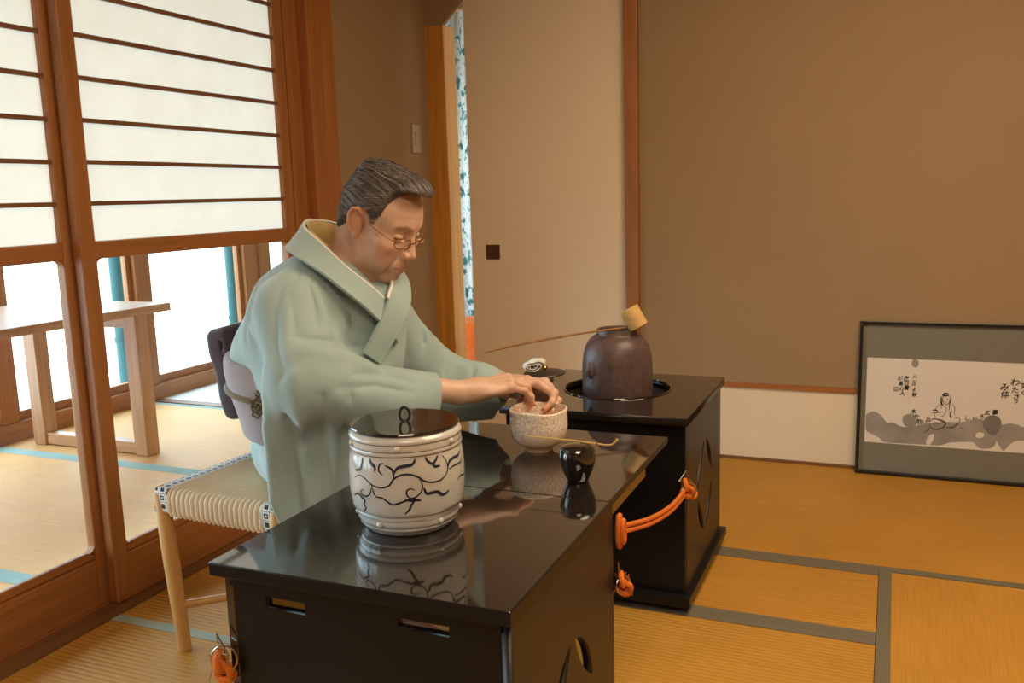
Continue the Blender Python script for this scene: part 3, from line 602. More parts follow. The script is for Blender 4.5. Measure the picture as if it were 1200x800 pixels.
o = LA.location; ax = Vector((-.49, -.06, .868)).normalized(); u = ax.orthogonal().normalized(); v = ax.cross(u); cc = Vector((-.650, 2.363, .701))-o
m = MB(); n_ = 40
prof = [(.0004, .0285), (.0262, .0285), (.0272, .0275), (.0272, -.0275), (.0262, -.0285), (.0238, -.0285), (.0232, -.027), (.0232, .022), (.0004, .022)]
vs = [cc+ax*z+r*(math.cos(2*PI*k/n_)*u+math.sin(2*PI*k/n_)*v) for r, z in prof for k in range(n_)]
m.add(vs, [(i*n_+k, i*n_+(k+1) % n_, (i+1)*n_+(k+1) % n_, (i+1)*n_+k) for i in range(len(prof)-1) for k in range(n_)]); m.build('cup', 'bamboo', LA, smooth=True, sharp=.6)
hp_ = catmull([Vector((-.951, 2.037, .650)), Vector((-.865, 2.130, .663)), Vector((-.775, 2.232, .6715)), Vector((-.721, 2.294, .6735)), Vector((-.668, 2.350, .676))], 8)
m = MB(); m.tube([p-o for p in hp_], [.0032]*12+[.0029]*(len(hp_)-12), 8); m.build('handle', 'bamboo_dark', LA, smooth=True)
m = MB(); m.tube([hp_[13]-o, hp_[13]-o+Vector((.004, .0035, .0004))], .0042, 8); m.build('handle_node', 'bamboo_dark', LA, smooth=True)
FX, FY = -.868, 2.240
lr = empty('lid_rest', (FX, FY, .5003), 'blue and white porcelain cylinder under the kettle lid', 'stand')
m = MB(); m.lathe([(.0255, 0), (.0265, .002), (.0255, .006), (.0240, .012), (.0240, .045), (.0258, .050), (.0260, .0545), (.024, .0555), (.020, .0555), (.0195, .05), (.0195, .003), (.0004, .003)], 48, cap=False); m.build('cylinder', 'porcelain', lr, smooth=True, sharp=.8)
for z in (.018, .036): m = MB(); m.lathe([(.02425, z), (.02435, z+.002), (.02435, z+.007), (.02425, z+.009)], 48, cap=False); m.build('blue_band', 'blue_porcelain', lr, smooth=True)
kl = empty('round_lid', (FX, FY, .556), 'round dark kettle lid laid on the porcelain rest', 'lid'); kl.rotation_euler = (math.radians(1), math.radians(-1), 0)
m = MB(); m.lathe([(.0004, 0), (.048, 0), (.0555, .002), (.0572, .0045), (.0560, .0065), (.040, .0085), (.0004, .0100)], 64, cap=False); m.build('disc', 'kettle_lid_metal', kl, smooth=True)
m = MB(); m.lathe([(.004, .0095), (.0045, .013), (.009, .017), (.0095, .021), (.006, .025), (.0004, .026)], 24, cap=False); m.build('knob', 'brass', kl, smooth=True)
fc = empty('folded_cloth', (-.888, 2.222, .5725), 'small folded white linen cloth lying on the kettle lid', 'cloth'); fc.rotation_euler = (math.radians(4), math.radians(-12), math.radians(20))
sp = []
for i in range(64):
    t = i/63; a = t*2.6*2*PI; k = 1-.72*t; sp.append((.030*k*math.cos(a), .0125*k*math.sin(a)+.0135+.002*math.cos(a*.5)))
m = MB(); vs = []; fs = []
for j in range(7):
    y = -.021+.042*j/6; w_ = 1-.10*abs(j-3)/3
    for x, z in sp: vs.append((x*w_+.003*math.sin(y*90+x*60), y, max(.0008, z*w_+.0014*math.sin(x*200+y*120))))
n_ = len(sp)
for j in range(6):
    for i in range(n_-1): fs.append((j*n_+i, j*n_+i+1, (j+1)*n_+i+1, (j+1)*n_+i))
m.add(vs, fs); k_ = m.build('linen', 'linen', fc, smooth=True); md = k_.modifiers.new('t', 'SOLIDIFY'); md.thickness = .0022

# ------------------------------------------------------------------ stool
ST = empty('woven_stool', (-1.358, 1.665, 0), 'low beech stool with a woven cord seat under the seated person', 'stool'); ST.rotation_euler = (0, 0, math.radians(-4))
for sx, sy in ((-1, -1), (1, -1), (1, 1), (-1, 1)):
    m = MB(); b_ = Vector((sx*.150, sy*.162, 0)); t_ = Vector((sx*.176, sy*.168, .405))
    m.tube([b_, b_.lerp(t_, .5), b_.lerp(t_, .955), t_], [.0150, .0185, .0180, .006], 20); m.build('leg', 'beech_z', ST, smooth=True, sharp=.6)
for s in (-1, 1):
    m = MB(); m.tube([(-.170, s*.163, .352), (.170, s*.163, .352)], .013, 14); m.build('seat_rail', 'beech_x', ST, smooth=True)
    m = MB(); m.tube([(s*.169, -.163, .345), (s*.169, .163, .345)], .013, 14); m.build('side_rail', 'beech_x', ST, smooth=True)
    m = MB(); m.tube([(-.155*s, -.162, .098+.012*s), (.155*s, .162, .098+.012*s)], .0095, 12); m.build('cross_stretcher', 'beech_x', ST, smooth=True)
m = MB(); nc = 20
for i in range(nc):
    x = -.138+.276*i/(nc-1); r = .0061
    m.tube([(x, -.172, .338), (x, -.178, .350), (x, -.178, .385), (x, -.172, .394), (x, -.160, .398), (x, 0, .395), (x, .160, .398), (x, .172, .394), (x, .178, .385), (x, .178, .345)], r, 8)
k_ = m.build('woven_cords', 'seat_cord', ST, smooth=True); k_['kind'] = 'stuff'
for s in (-1, 1):
    m = MB(); x0, x1 = (.142, .176) if s > 0 else (-.176, -.142)
    prof = [(-.180, .345), (-.184, .388), (-.178, .402), (0, .401), (.178, .402), (.184, .388), (.180, .345)]
    vs = [(x, y, z) for x in (x0, (x0+x1)/2, x1) for y, z in prof]
    vs = [(x, y, z+(.002 if x not in (x0, x1) else 0)) for x, y, z in vs]; n_ = len(prof)
    fs = [(j*n_+i, j*n_+i+1, (j+1)*n_+i+1, (j+1)*n_+i) for j in range(2) for i in range(n_-1)]
    xe = x1 if s > 0 else x0; k0 = len(vs); vs += [(xe, y, z) for y, z in prof]+[(xe+s*.002, y, .345) for y, z in prof]
    fs += [(k0+i, k0+i+1, k0+n_+i+1, k0+n_+i) for i in range(n_-1)]
    m.add(vs, fs); k_ = m.build('trim_band', 'clover_print_cloth', ST); md = k_.modifiers.new('t', 'SOLIDIFY'); md.thickness = .002; md.offset = 1

# ------------------------------------------------------------------ framed ink painting
PF = empty('framed_painting', (-.106, 3.402, .0015), 'black framed ink painting of a seated figure leaning on the wall at the floor', 'painting')
PF.rotation_euler = (math.radians(-4.57), 0, 0); PW, PH = 1.06, .557
fw = .012
for lo, hi in (((0, -.002, 0), (PW, .020, fw)), ((0, -.002, PH-fw), (PW, .020, PH)), ((0, -.002, fw), (fw, .020, PH-fw)), ((PW-fw, -.002, fw), (PW, .020, PH-fw))):
    box('frame_bar', lo, hi, 'frame_black', PF, .0015)
box('backing', (fw, .014, fw), (PW-fw, .018, PH-fw), 'frame_black', PF)
box('mat_board', (fw, .009, fw), (PW-fw, .0138, PH-fw), 'mat_board', PF)
pz = .0075
m = MB(); m.add([(.029, pz+.001, .1145), (PW-.03, pz+.001, .1145), (PW-.03, pz+.001, .424), (.029, pz+.001, .424), (.029, .009, .1145), (PW-.03, .009, .1145), (PW-.03, .009, .424), (.029, .009, .424)], [(0, 1, 2, 3), (0, 4, 5, 1), (1, 5, 6, 2), (2, 6, 7, 3), (3, 7, 4, 0)])
paper = m.build('paper', 'rice_paper', PF)
pm = lambda h: (lambda x, z, _h: (x, pz+.001-h, z))
def poly_flat(m, pts, h, smooth=4):
    P = pts+[pts[0]]; 
    if smooth: Q = [(p.x, p.y) for p in catmull([(a, b, 0) for a, b in P], smooth)][:-1]
    else: Q = pts
    m.add([(a, pz+.001-h, b) for a, b in Q], [tuple(range(len(Q)))])
WASH = [(.0307,.2133),(.0434,.2246),(.0601,.2273),(.0771,.2191),(.092,.2019),(.1043,.1897),(.1231,.1926),(.1471,.1799),(.1799,.1797),(.2074,.1895),(.2438,.1998),(.2892,.2056),(.3431,.2095),(.3739,.2193),(.4046,.224),(.4315,.2109),(.4665,.2085),(.4921,.2153),(.518,.2122),(.5354,.2061),(.60,.215),(.68,.19),(.76,.21),(.85,.20),(.93,.19),(1.0,.16),(.95,.13),(.80,.14),(.70,.125),(.60,.15),(.5375,.1593),(.5078,.152),(.4913,.1357),(.4791,.1185),(.4678,.1288),(.4515,.1524),(.4256,.1453),(.3904,.1425),(.346,.1389),(.3102,.1335),(.2745,.1200),(.2377,.1199),(.1915,.1187),(.1494,.1180),(.0949,.1186),(.0777,.1329),(.0484,.1464),(.0325,.1609)]
m = MB(); poly_flat(m, WASH, .0003, 3); m.build('ink_wash', 'ink_grey', paper)
BL = [[(.1534,.201),(.1552,.2167),(.1689,.2253),(.1874,.2266),(.202,.2096),(.1981,.1888),(.1799,.1797),(.1611,.1835)],[(.4101,.1993),(.4134,.2246),(.4303,.2383),(.4477,.2395),(.4634,.2281),(.4667,.2035),(.4506,.1724),(.4286,.1757)],[(.175,.4102),(.1801,.4221),(.1893,.4236),(.1988,.4164),(.1971,.401),(.188,.3955),(.1786,.4002)],[(.3813,.1468),(.3937,.1679),(.4243,.1753),(.4515,.1524),(.448,.1322),(.4266,.1213),(.4001,.1231)]]
for q in BL: m = MB(); poly_flat(m, q, .0005); m.build('ink_blot', 'ink_grey' if q is not BL[1] else 'ink_dark_wash', paper)
for q in [[(.2329,.1246),(.2368,.1455),(.25,.1593),(.2583,.1574),(.2555,.1367),(.2424,.1190)],[(.3893,.1676),(.3978,.1773),(.4133,.1755),(.4139,.162),(.3986,.1573),(.3905,.1601)]]:
    m = MB(); poly_flat(m, q, .0007); m.build('bare_patch', 'rice_paper', paper)
FIG = [(4,[(.2793,.2997),(.2841,.3057),(.2942,.3075),(.2995,.3032)]),(3.5,[(.2804,.2975),(.2904,.3004),(.2996,.2998)]),(3,[(.2774,.2962),(.2759,.2824),(.2795,.2667),(.2836,.2669)]),(1.2,[(.2805,.2941),(.2821,.2782),(.2855,.2716)]),(2,[(.3046,.3013),(.307,.2912),(.3046,.2774),(.3031,.2636),(.3036,.25)]),(1.8,[(.294,.287),(.299,.2884)]),(1,[(.2775,.2665),(.2674,.2625),(.2606,.2529),(.2578,.2469)]),(1.2,[(.2767,.2619),(.2771,.2505)]),(1.2,[(.3088,.2731),(.3161,.2667),(.3206,.2557),(.3191,.2419),(.3216,.2307)]),(1,[(.2857,.2648),(.2933,.2539),(.2927,.2424),(.2852,.2282),(.2711,.2226)]),(3,[(.2507,.2442),(.2598,.2471),(.2683,.2408)]),(2,[(.25,.235),(.2602,.2379),(.2826,.2406)]),(1,[(.2573,.2332),(.2589,.2195)]),(1.6,[(.3048,.2455),(.3073,.2343),(.3119,.2209)]),(2,[(.2431,.2023),(.2489,.2119),(.2611,.2151),(.2756,.2104),(.2923,.2013),(.2887,.1895),(.2728,.1792),(.2585,.177),(.2458,.1841),(.2423,.1953)]),(1.6,[(.2694,.2133),(.2837,.2121),(.2963,.2038),(.3226,.2057)]),(1.6,[(.2949,.1877),(.3092,.1876),(.3269,.1992),(.3285,.2107)]),(1.4,[(.322,.2216),(.3341,.2225),(.3385,.2137),(.331,.1995),(.3193,.1872),(.3031,.186)]),(1.4,[(.3376,.1863),(.3435,.189),(.3497,.185)]),(1.6,[(.2438,.1839),(.2361,.1695),(.2258,.1664)]),(1.2,[(.2537,.1939),(.2658,.1993),(.2783,.1956)]),(1.4,[(.3128,.2483),(.3055,.2296),(.3099,.2208)]),(1.2,[(.2805,.2960),(.2810,.2800),(.2860,.2715),(.2960,.2700),(.3025,.2780),(.3035,.2980)]),(1.0,[(.2855,.2800),(.2880,.2806)]),(1.0,[(.2935,.2800),(.2925,.2770),(.2945,.2765)])]
m = MB()
for wd, s in FIG: ribbon(m, s, wd*.0015, pm(.0009), 4)
m.build('drawn_figure', 'ink', paper)
TXT = [('八',.1879,.3613,13),('一',.1866,.346,13),('の',.1862,.3337,14),('よ',.1869,.3153,14),('秋',.189,.297,16),('海',.1604,.3538,17),('彩',.161,.3384,17),('書',.1616,.32,17),('城',.1408,.3527,17),('直',.1429,.3344,15),('心',.145,.316,15),('人',.1484,.2992,17),('わ',.5017,.357,27),('た',.5029,.3305,22),('さ',.5078,.3072,20),('う',.5071,.2924,17),('み',.4703,.339,26),('伸',.4727,.3125,25),('す',.5265,.3466,25),('く',.5288,.3232,22),('木',.1885,.2354,18),('や',.1989,.2176,17),('取',.2079,.1998,18),('い',.2245,.201,14),('日',.2366,.2095,14),('し',.3595,.2228,16),('い',.3834,.2245,14),('ろ',.4056,.232,17),('広',.4221,.2467,16),('事',.4455,.2498,18)]
for ch, x, z, s in TXT:
    fcv = bpy.data.curves.new('t', 'FONT'); fcv.body = ch; fcv.size = s*.001*1.08; fcv.align_x = 'CENTER'; fcv.align_y = 'CENTER'; fcv.resolution_u = 2; fcv.offset = .00042; fcv.shear = .12
    to = bpy.data.objects.new('t', fcv); COL.objects.link(to)
    me = bpy.data.meshes.new_from_object(to.evaluated_get(bpy.context.evaluated_depsgraph_get()))
    tv = MB(); tv.add([(x+v.co.x, pz+.0001, z+v.co.y) for v in me.vertices], [tuple(p.vertices) for p in me.polygons])
    bpy.data.objects.remove(to); bpy.data.curves.remove(fcv); bpy.data.meshes.remove(me); tv.build('brush_character', 'ink', paper)
m = MB(); m.add([(.1194, pz+.0002, .3217), (.1354, pz+.0002, .3226), (.136, pz+.0002, .3062), (.12, pz+.0002, .3053)], [(0, 1, 2, 3)]); seal = m.build('seal_stamp', 'ink_dark_wash', paper)
m = MB()
for s in ([(.1225,.320),(.1225,.308)], [(.128,.3205),(.128,.3075)], [(.1325,.3205),(.1325,.309)], [(.1215,.314),(.1340,.3142)]): ribbon(m, s, .0013, pm(.0012), 3, taper=False)
m.build('seal_lines', 'rice_paper', paper)

# ------------------------------------------------------------------ signed-distance modelling for the figure
F32 = np.float32
def A3(p): return np.asarray(p, dtype=F32)
def nrm(v): v = A3(v); return v/np.linalg.norm(v)
def sph(P, c, r): return np.linalg.norm(P-A3(c), axis=1)-F32(r)
def ell(P, c, r):
    q = (P-A3(c))/A3(r); k0 = np.linalg.norm(q, axis=1); k1 = np.linalg.norm(q/A3(r), axis=1)+1e-9
    return k0*(k0-1)/k1
def cap(P, a, b, ra, rb=None):
    a = A3(a); b = A3(b); rb = ra if rb is None else rb
    d = b-a; t = np.clip(((P-a)@d)/(d@d), 0, 1)
    return np.linalg.norm(P-a-t[:, None]*d, axis=1)-(F32(ra)+t*F32(rb-ra))
def chain(P, pts, rs, k=.0):
    d = cap(P, pts[0], pts[1], rs[0], rs[1])
    for i in range(1, len(pts)-1):
        e = cap(P, pts[i], pts[i+1], rs[i], rs[i+1]); d = smin(d, e, k) if k else np.minimum(d, e)
    return d
def smin(a, b, k):
    h = np.clip(.5+.5*(b-a)/k, 0, 1); return b+(a-b)*h-k*h*(1-h)
def smax(a, b, k): return -smin(-a, -b, k)
def poly2(u, v, pts):
    """2-D signed distance to a polygon"""
    n = len(pts); d = np.full(u.shape, 1e9, F32); s = np.ones(u.shape, bool)
    for i in range(n):
        ax, ay = pts[i]; bx, by = pts[i-1]; ex, ey = bx-ax, by-ay; wx, wy = u-ax, v-ay
        t = np.clip((wx*ex+wy*ey)/(ex*ex+ey*ey), 0, 1); dx, dy = wx-ex*t, wy-ey*t; d = np.minimum(d, dx*dx+dy*dy)
        c1 = v >= ay; c2 = v < by; c3 = ex*wy > ey*wx
        s ^= (c1 & c2 & c3) | (~c1 & ~c2 & ~c3)
    return np.where(s, 1, -1)*np.sqrt(d)
def mesh_sdf(fn, lo, hi, h, B=14):
    """sparse surface nets: evaluates fn only in blocks near the surface"""
    lo = A3(lo); hi = A3(hi); n = np.ceil((hi-lo)/h/B).astype(int)*B; nb = n//B
    ci = np.stack(np.meshgrid(*[np.arange(k) for k in nb], indexing='ij'), -1).reshape(-1, 3)
    cen = lo+(ci*B+B/2)*F32(h); dc = fn(cen.astype(F32))
    G = np.repeat(np.repeat(np.repeat(np.sign(dc).reshape(nb), B, 0), B, 1), B, 2).astype(F32)
    G = np.pad(G, ((0, 1),)*3, mode='edge')
    act = ci[np.abs(dc) < h*B*.87*1.75+.004]
    off = np.stack(np.meshgrid(*[np.arange(B+1)]*3, indexing='ij'), -1).reshape(-1, 3)
    for s in range(0, len(act), 96):
        idx = (act[s:s+96, None, :]*B+off[None]).reshape(-1, 3)
        G[idx[:, 0], idx[:, 1], idx[:, 2]] = fn((lo+idx*F32(h)).astype(F32))
    ins = G < 0
    c = [ins[i:n[0]+i, j:n[1]+j, k:n[2]+k] for i in (0, 1) for j in (0, 1) for k in (0, 1)]
    cnt = sum(x.astype(np.uint8) for x in c); cell = (cnt > 0) & (cnt < 8)
    I = np.argwhere(cell); vid = np.full(cell.shape, -1, np.int32); vid[cell] = np.arange(len(I))
    acc = np.zeros((len(I), 3), F32); w_ = np.zeros(len(I), F32)
    cor = [(i, j, k) for i in (0, 1) for j in (0, 1) for k in (0, 1)]; val = [G[I[:, 0]+a, I[:, 1]+b, I[:, 2]+e] for a, b, e in cor]
    for p in range(8):
        for q in range(p+1, 8):
            if sum(abs(x-y) for x, y in zip(cor[p], cor[q])) != 1: continue
            m_ = (val[p] < 0) != (val[q] < 0); t = np.where(m_, val[p]/(val[p]-val[q]+1e-12), 0)[:, None]
            acc += np.where(m_[:, None], A3(cor[p])*(1-t)+A3(cor[q])*t, 0); w_ += m_
    V = lo+(I+acc/w_[:, None])*F32(h)
    faces = []
    for ax in range(3):
        b, c2 = (ax+1) % 3, (ax+2) % 3
        sl0 = [slice(0, n[0]), slice(0, n[1]), slice(0, n[2])]; sl1 = list(sl0); sl1[ax] = slice(1, n[ax]+1)
        x0 = ins[tuple(sl0)]; x1 = ins[tuple(sl1)]
        E = np.argwhere(x0 != x1); E = E[(E[:, b] > 0) & (E[:, c2] > 0)]
        flip = x0[E[:, 0], E[:, 1], E[:, 2]]
        def g(db, dc_):
            q = E.copy(); q[:, b] -= db; q[:, c2] -= dc_; return vid[q[:, 0], q[:, 1], q[:, 2]]
        Q = np.stack([g(1, 1), g(0, 1), g(0, 0), g(1, 0)], 1)
        Q[~flip] = Q[~flip][:, ::-1]; faces.append(Q)
    return V, np.concatenate(faces)
def np_mesh(name, V, Fq, smooth=True):
    me = bpy.data.meshes.new(name); nf = len(Fq)
    me.vertices.add(len(V)); me.vertices.foreach_set('co', V.astype(F32).ravel())
    me.loops.add(nf*4); me.loops.foreach_set('vertex_index', Fq.astype(np.int32).ravel())
    me.polygons.add(nf); me.polygons.foreach_set('loop_start', np.arange(nf, dtype=np.int32)*4); me.polygons.foreach_set('loop_total', np.full(nf, 4, np.int32))
    me.polygons.foreach_set('use_smooth', np.ones(nf, bool)); me.update(calc_edges=True); me.validate(); return me

# ------------------------------------------------------------------ the seated person
PR = empty('person', (-1.24, 1.66, 0), 'grey-haired person with glasses in a pale teal kimono, seated and leaning over the bowl', 'person')
def pobj(name, V, Fq, mat, parent=None):
    o = link(name, np_mesh(name, V-A3(PR.location), Fq), mat, parent or PR); return o
# head frame: f forward, l to the figure's left, u up
HO = A3((-1.011, 1.652, .999))
_fv = nrm((.862, -.035, -.505)); _lv = nrm(np.cross((0, 0, 1), _fv)+A3((0, 0, .03))); _uv = nrm(np.cross(_fv, _lv)); _lv = np.cross(_uv, _fv)
HR = np.stack([_fv, _lv, _uv], 1).astype(F32)
def toH(P): return (P-HO)@HR
def fromH(p): return HO+HR@A3(p)
def head_base(Q):
    a = Q.copy(); a[:, 1] = np.abs(a[:, 1])                       # symmetric half
    d = ell(Q, (-.001, 0, .034), (.081, .070, .071))               # cranium
    d = smin(d, ell(Q, (.030, 0, .030), (.060, .062, .058)), .02)  # forehead / temples
    d = smin(d, ell(Q, (.040, 0, -.035), (.054, .054, .060)), .025)   # mid face
    d = smin(d, cap(a, (.004, .049, -.038), (.028, .043, -.070), .015, .014), .024)  # jaw angle
    d = smin(d, cap(a, (.028, .043, -.070), (.074, .010, -.094), .014, .012), .022)   # mandible
    d = smin(d, sph(Q, (.0775, 0, -.092), .0155), .018)              # chin
    d = smin(d, ell(a, (.060, .043, -.020), (.026, .022, .020)), .018)  # cheekbone
    d = smin(d, ell(a, (.061, .035, -.052), (.026, .023, .028)), .02)  # cheek
    d = smin(d, cap(a, (.0835, .010, .026), (.069, .044, .026), .007, .006), .016)   # brow
    d = smax(d, -sph(a, (.098, .032, .006), .0155), .014)          # eye socket
    d = smin(d, ell(a, (.0745, .0315, .005), (.0125, .0150, .0125)), .006)         # lids over the eyeball
    d = smax(d, -cap(a, (.0905, .024, .0005), (.0800, .045, .0030), .0013), .0025)   # lid line
    d = smax(d, -cap(a, (.0885, .022, .0125), (.0775, .045, .0130), .0012), .003)  # upper lid fold
    d = smax(d, -cap(a, (.0890, .024, -.0105), (.0790, .043, -.0095), .0012), .004)  # bag under the eye
    d = smin(d, cap(Q, (.0865, 0, .014), (.101, 0, -.016), .0070, .0085), .010)      # nose bridge
    d = smin(d, ell(Q, (.1070, 0, -.0260), (.0110, .0105, .0095)), .008)            # nose tip
    d = smin(d, ell(a, (.1000, .0125, -.0300), (.0105, .0065, .0075)), .006)         # nostril wings
    d = smax(d, -ell(a, (.1035, .0065, -.0370), (.0045, .0028, .0035)), .002)        # nostrils
    d = smin(d, ell(Q, (.086, 0, -.060), (.0175, .026, .024)), .014)                # muzzle
    d = smin(d, cap(a, (.1010, .0, -.0560), (.0930, .019, -.0610), .0052, .0026), .004)  # upper lip
    d = smin(d, cap(a, (.0985, .0, -.0680), (.0915, .018, -.0645), .0056, .0030), .004)  # lower lip
    d = smax(d, -cap(a, (.1070, .0, -.0622), (.0930, .0245, -.0645), .0011), .0025)  # mouth line
    d = smax(d, -ell(Q, (.104, 0, -.0800), (.0080, .016, .0050)), .006)              # under the lip
    d = smax(d, -chain(a, [(.0985, .0185, -.030), (.0900, .031, -.050), (.0820, .034, -.072)], [.0012, .0012, .0008]), .006)  # nasolabial fold
    d = smax(d, -cap(a, (.0850, .028, -.074), (.0790, .0290, -.090), .0012), .006)
    for k, uu in enumerate((.048, .058, .067)):                      # forehead lines
        d = smax(d, -cap(a, (.0905-.004*k, .0, uu), (.0800-.004*k, .036, uu+.002), .0003), .003)
    for s in (0, 1, 2):
        d = smax(d, -cap(a, (.064, .056, .004-.006*s), (.050, .061, .010-.011*s), .0006), .003)
    # ear
    e = a-A3((-.004, .0705, -.002)); e = np.stack([e[:, 0]*.95+e[:, 2]*.26-e[:, 1]*.35, e[:, 1]+e[:, 0]*.45, e[:, 2]*.95-e[:, 0]*.26], 1)
    ear = ell(e, (0, .0005, 0), (.0160, .0062, .0285))
    ear = smin(ear, chain(e, [(.0105, .003, .006), (.0125, .006, .018), (.0050, .0075, .0285), (-.0080, .0080, .0275), (-.0155, .0080, .0140), (-.0155, .0075, -.0050), (-.0100, .006, -.0200)], [.0028, .0034, .0036, .0036, .0036, .0034, .0030]), .0022)
    ear = smin(ear, chain(e, [(-.0010, .0045, .0185), (-.0075, .0055, .0060), (-.0070, .0055, -.0060), (-.0020, .0050, -.0145)], [.0026, .0030, .0030, .0028]), .0022)
    ear = smin(ear, cap(e, (.0105, .0045, .001), (.0110, .0050, -.0075), .0042, .0036), .003)
    ear = smin(ear, ell(e, (.0015, .0030, -.0255), (.0085, .0050, .0090)), .004)
    return smin(d, ear, .003)
NB = A3((-1.072, 1.642, .905))
def head_fn(P):
    Q = toH(P); d = head_base(Q)
    n = chain(P, [fromH((-.016, 0, -.010)), fromH((-.026, 0, -.060)), NB], [.050, .047, .058], .02)
    n = smin(n, chain(P, [fromH((.030, -.012, -.085)), fromH((-.008, -.014, -.120)), NB+A3((.03, 0, -.02))], [.022, .020, .030], .01), .02)   # throat
    n = smax(n, -cap(P, fromH((.0, -.046, -.075)), fromH((.005, -.030, -.125)), .0016), .006)
    return smin(d, n, .016)

def finger(root, d0, dn, lens, angs, rad, side, spread=0.):
    """points of a bent finger: d0 along, dn dorsal, angles flex towards -dn"""
    d0 = nrm(d0+side*spread); pts = [A3(root)]; a = 0
    for L, da in zip(lens, angs):
        a += math.radians(da); pts.append(pts[-1]+(d0*math.cos(a)-dn*math.sin(a)).astype(F32)*F32(L))
    return pts, [rad, rad*.93, rad*.84, rad*.72]
def make_hand(W_, fwd, dorsal, right, flex, thumb, sc=1.0):
    x = nrm(fwd); z = A3(dorsal)-x*(A3(dorsal)@x); z = nrm(z); y = np.cross(z, x)*(1 if right else -1)
    def L(p): return A3(W_)+F32(sc)*(x*p[0]+y*p[1]+z*p[2]).astype(F32)
    fingers = []; mc = []
    for (mx, my, mz), lens, an, r, spd in zip([(.088, .028, .002), (.091, .008, .004), (.086, -.013, .002), (.077, -.031, -.003)],
            [(.043, .026, .020), (.047, .029, .021), (.043, .027, .020), (.034, .020, .018)], flex, (.0088, .0089, .0084, .0075), (.06, .0, -.05, -.12)):
        pts, rs = finger(L((mx, my, mz)), x, z, [l*sc for l in lens], an, r*sc, y, spd); fingers.append((pts, rs)); mc.append(L((mx, my, mz)))
    th = [L(p) for p in thumb]; thr = [.0145*sc, .0125*sc, .0100*sc, .0080*sc]
    nails = []
    for pts, rs in fingers+[(th, thr)]:
        dd = nrm(pts[-1]-pts[-2]); dz = nrm(z-dd*(z@dd)) if abs(dd@z) < .98 else x
        nails.append((pts[-1], dd, dz, rs[-1]))
    def fn(P):
        d = ell((P-L((.046, -.001, -.004)))@np.stack([x, y, z], 1).astype(F32), (0, 0, 0), (.054*sc, .040*sc, .0155*sc))
        for q, rr in zip(mc, (.0115, .0118, .0112, .0100)): d = smin(d, cap(P, L((.010, (q-A3(W_))@y*.45/sc, 0)), q, .0135*sc, rr*sc), .010)
        d = smin(d, cap(P, L((-.03, 0, 0)), L((.022, 0, -.001)), .0235*sc, .0220*sc), .02)
        d = smin(d, cap(P, L((.012, .018, -.008)), L((.040, .030, -.012)), .015*sc, .014*sc), .014)
        for q in mc: d = smin(d, sph(P, q+z*.0025, .0102*sc), .008)               # knuckles
        for i, q in enumerate(mc): d = smin(d, cap(P, L((.02, (q-A3(W_))@y*.3/sc, .012)), q+z*.0085, .0028, .0022), .006)   # tendons
        for pts, rs in fingers:
            f = cap(P, pts[0], pts[1], rs[0], rs[1])
            for i in (1, 2): f = smin(f, cap(P, pts[i], pts[i+1], rs[i], rs[i+1]), .003)
            for i in (1, 2): f = smin(f, sph(P, pts[i]+z*.001, rs[i]*1.07), .003)
            d = smin(d, f, .005)
        t = cap(P, th[0], th[1], thr[0], thr[1])
        for i in (1, 2): t = smin(t, cap(P, th[i], th[i+1], thr[i], thr[i+1]), .004)
        return smin(d, t, .009)
    return fn, nails, fingers, th
WR = A3((-.818, 1.680, .634)); WL = A3((-.795, 1.850, .610))
handR, nailsR, fR, tR = make_hand(WR, (.075, .088, .010), (-.22, -.34, .90), True,
    [(22, 58, 30), (26, 62, 30), (24, 50, 30), (22, 30, 22)], [(.020, .024, -.010), (.048, .046, -.022), (.078, .050, -.034), (.100, .044, -.044)])
handL, nailsL, fL, tL = make_hand(WL, (.120, -.012, -.008), (.05, .75, .65), False,
    [(34, 50, 30), (40, 55, 30), (44, 55, 30), (46, 50, 30)], [(.020, .022, -.006), (.052, .040, -.008), (.092, .041, -.016), (.120, .034, -.026)])
SHR, SHL = A3((-1.115, 1.485, .830)), A3((-1.064, 1.765, .758)); ELR, ELL_ = A3((-1.040, 1.445, .690)), A3((-.965, 1.852, .596))
HIP = A3((-1.235, 1.675, .470))
GR = [(head_fn, HO-.19, HO+.19), (handR, WR-.13, WR+.21), (handL, WL-.13, WL+.21)]
def body_fn(P):
    Pe = P.copy(); Pe[:, 1] = 1.655+(Pe[:, 1]-1.655)*.72
    d = chain(Pe, [HIP, A3((-1.23, 1.665, .60)), A3((-1.205, 1.658, .73)), A3((-1.150, 1.65, .82)), A3((-1.10, 1.645, .885))], [.100, .085, .092, .085, .050], .04)
    d = smin(d, chain(P, [SHR+A3((.0, .01, -.005)), A3((-1.10, 1.642, .895)), SHL+A3((0, -.01, -.005))], [.045, .05, .045]), .04)
    d = smin(d, chain(P, [SHR, ELR, WR-A3((.016, .022, 0)), WR+A3((.01, .01, 0))], [.047, .036, .0245, .0225]), .02)
    d = smin(d, chain(P, [SHL, ELL_, WL, WL+A3((.02, -.005, 0))], [.047, .036, .0235, .0225]), .02)
    for sx, kn, an in ((1.60, A3((-1.045, 1.575, .425)), A3((-1.06, 1.58, .05))), (1.74, A3((-1.035, 1.715, .425)), A3((-1.05, 1.715, .05)))):
        d = smin(d, chain(P, [A3((-1.23, sx+.03, .460)), kn, an, an+A3((.11, 0, -.025))], [.070, .052, .036, .024]), .03)
    for fn, lo, hi in GR:
        mk = np.all((P > lo-.04) & (P < hi+.04), axis=1)
        if mk.any(): d[mk] = smin(d[mk], fn(P[mk]), .012)
    return d
V, Fq = mesh_sdf(body_fn, (-1.42, 1.36, .015), (-.58, 2.00, 1.16), .0022)
body = pobj('body', V, Fq, 'skin')
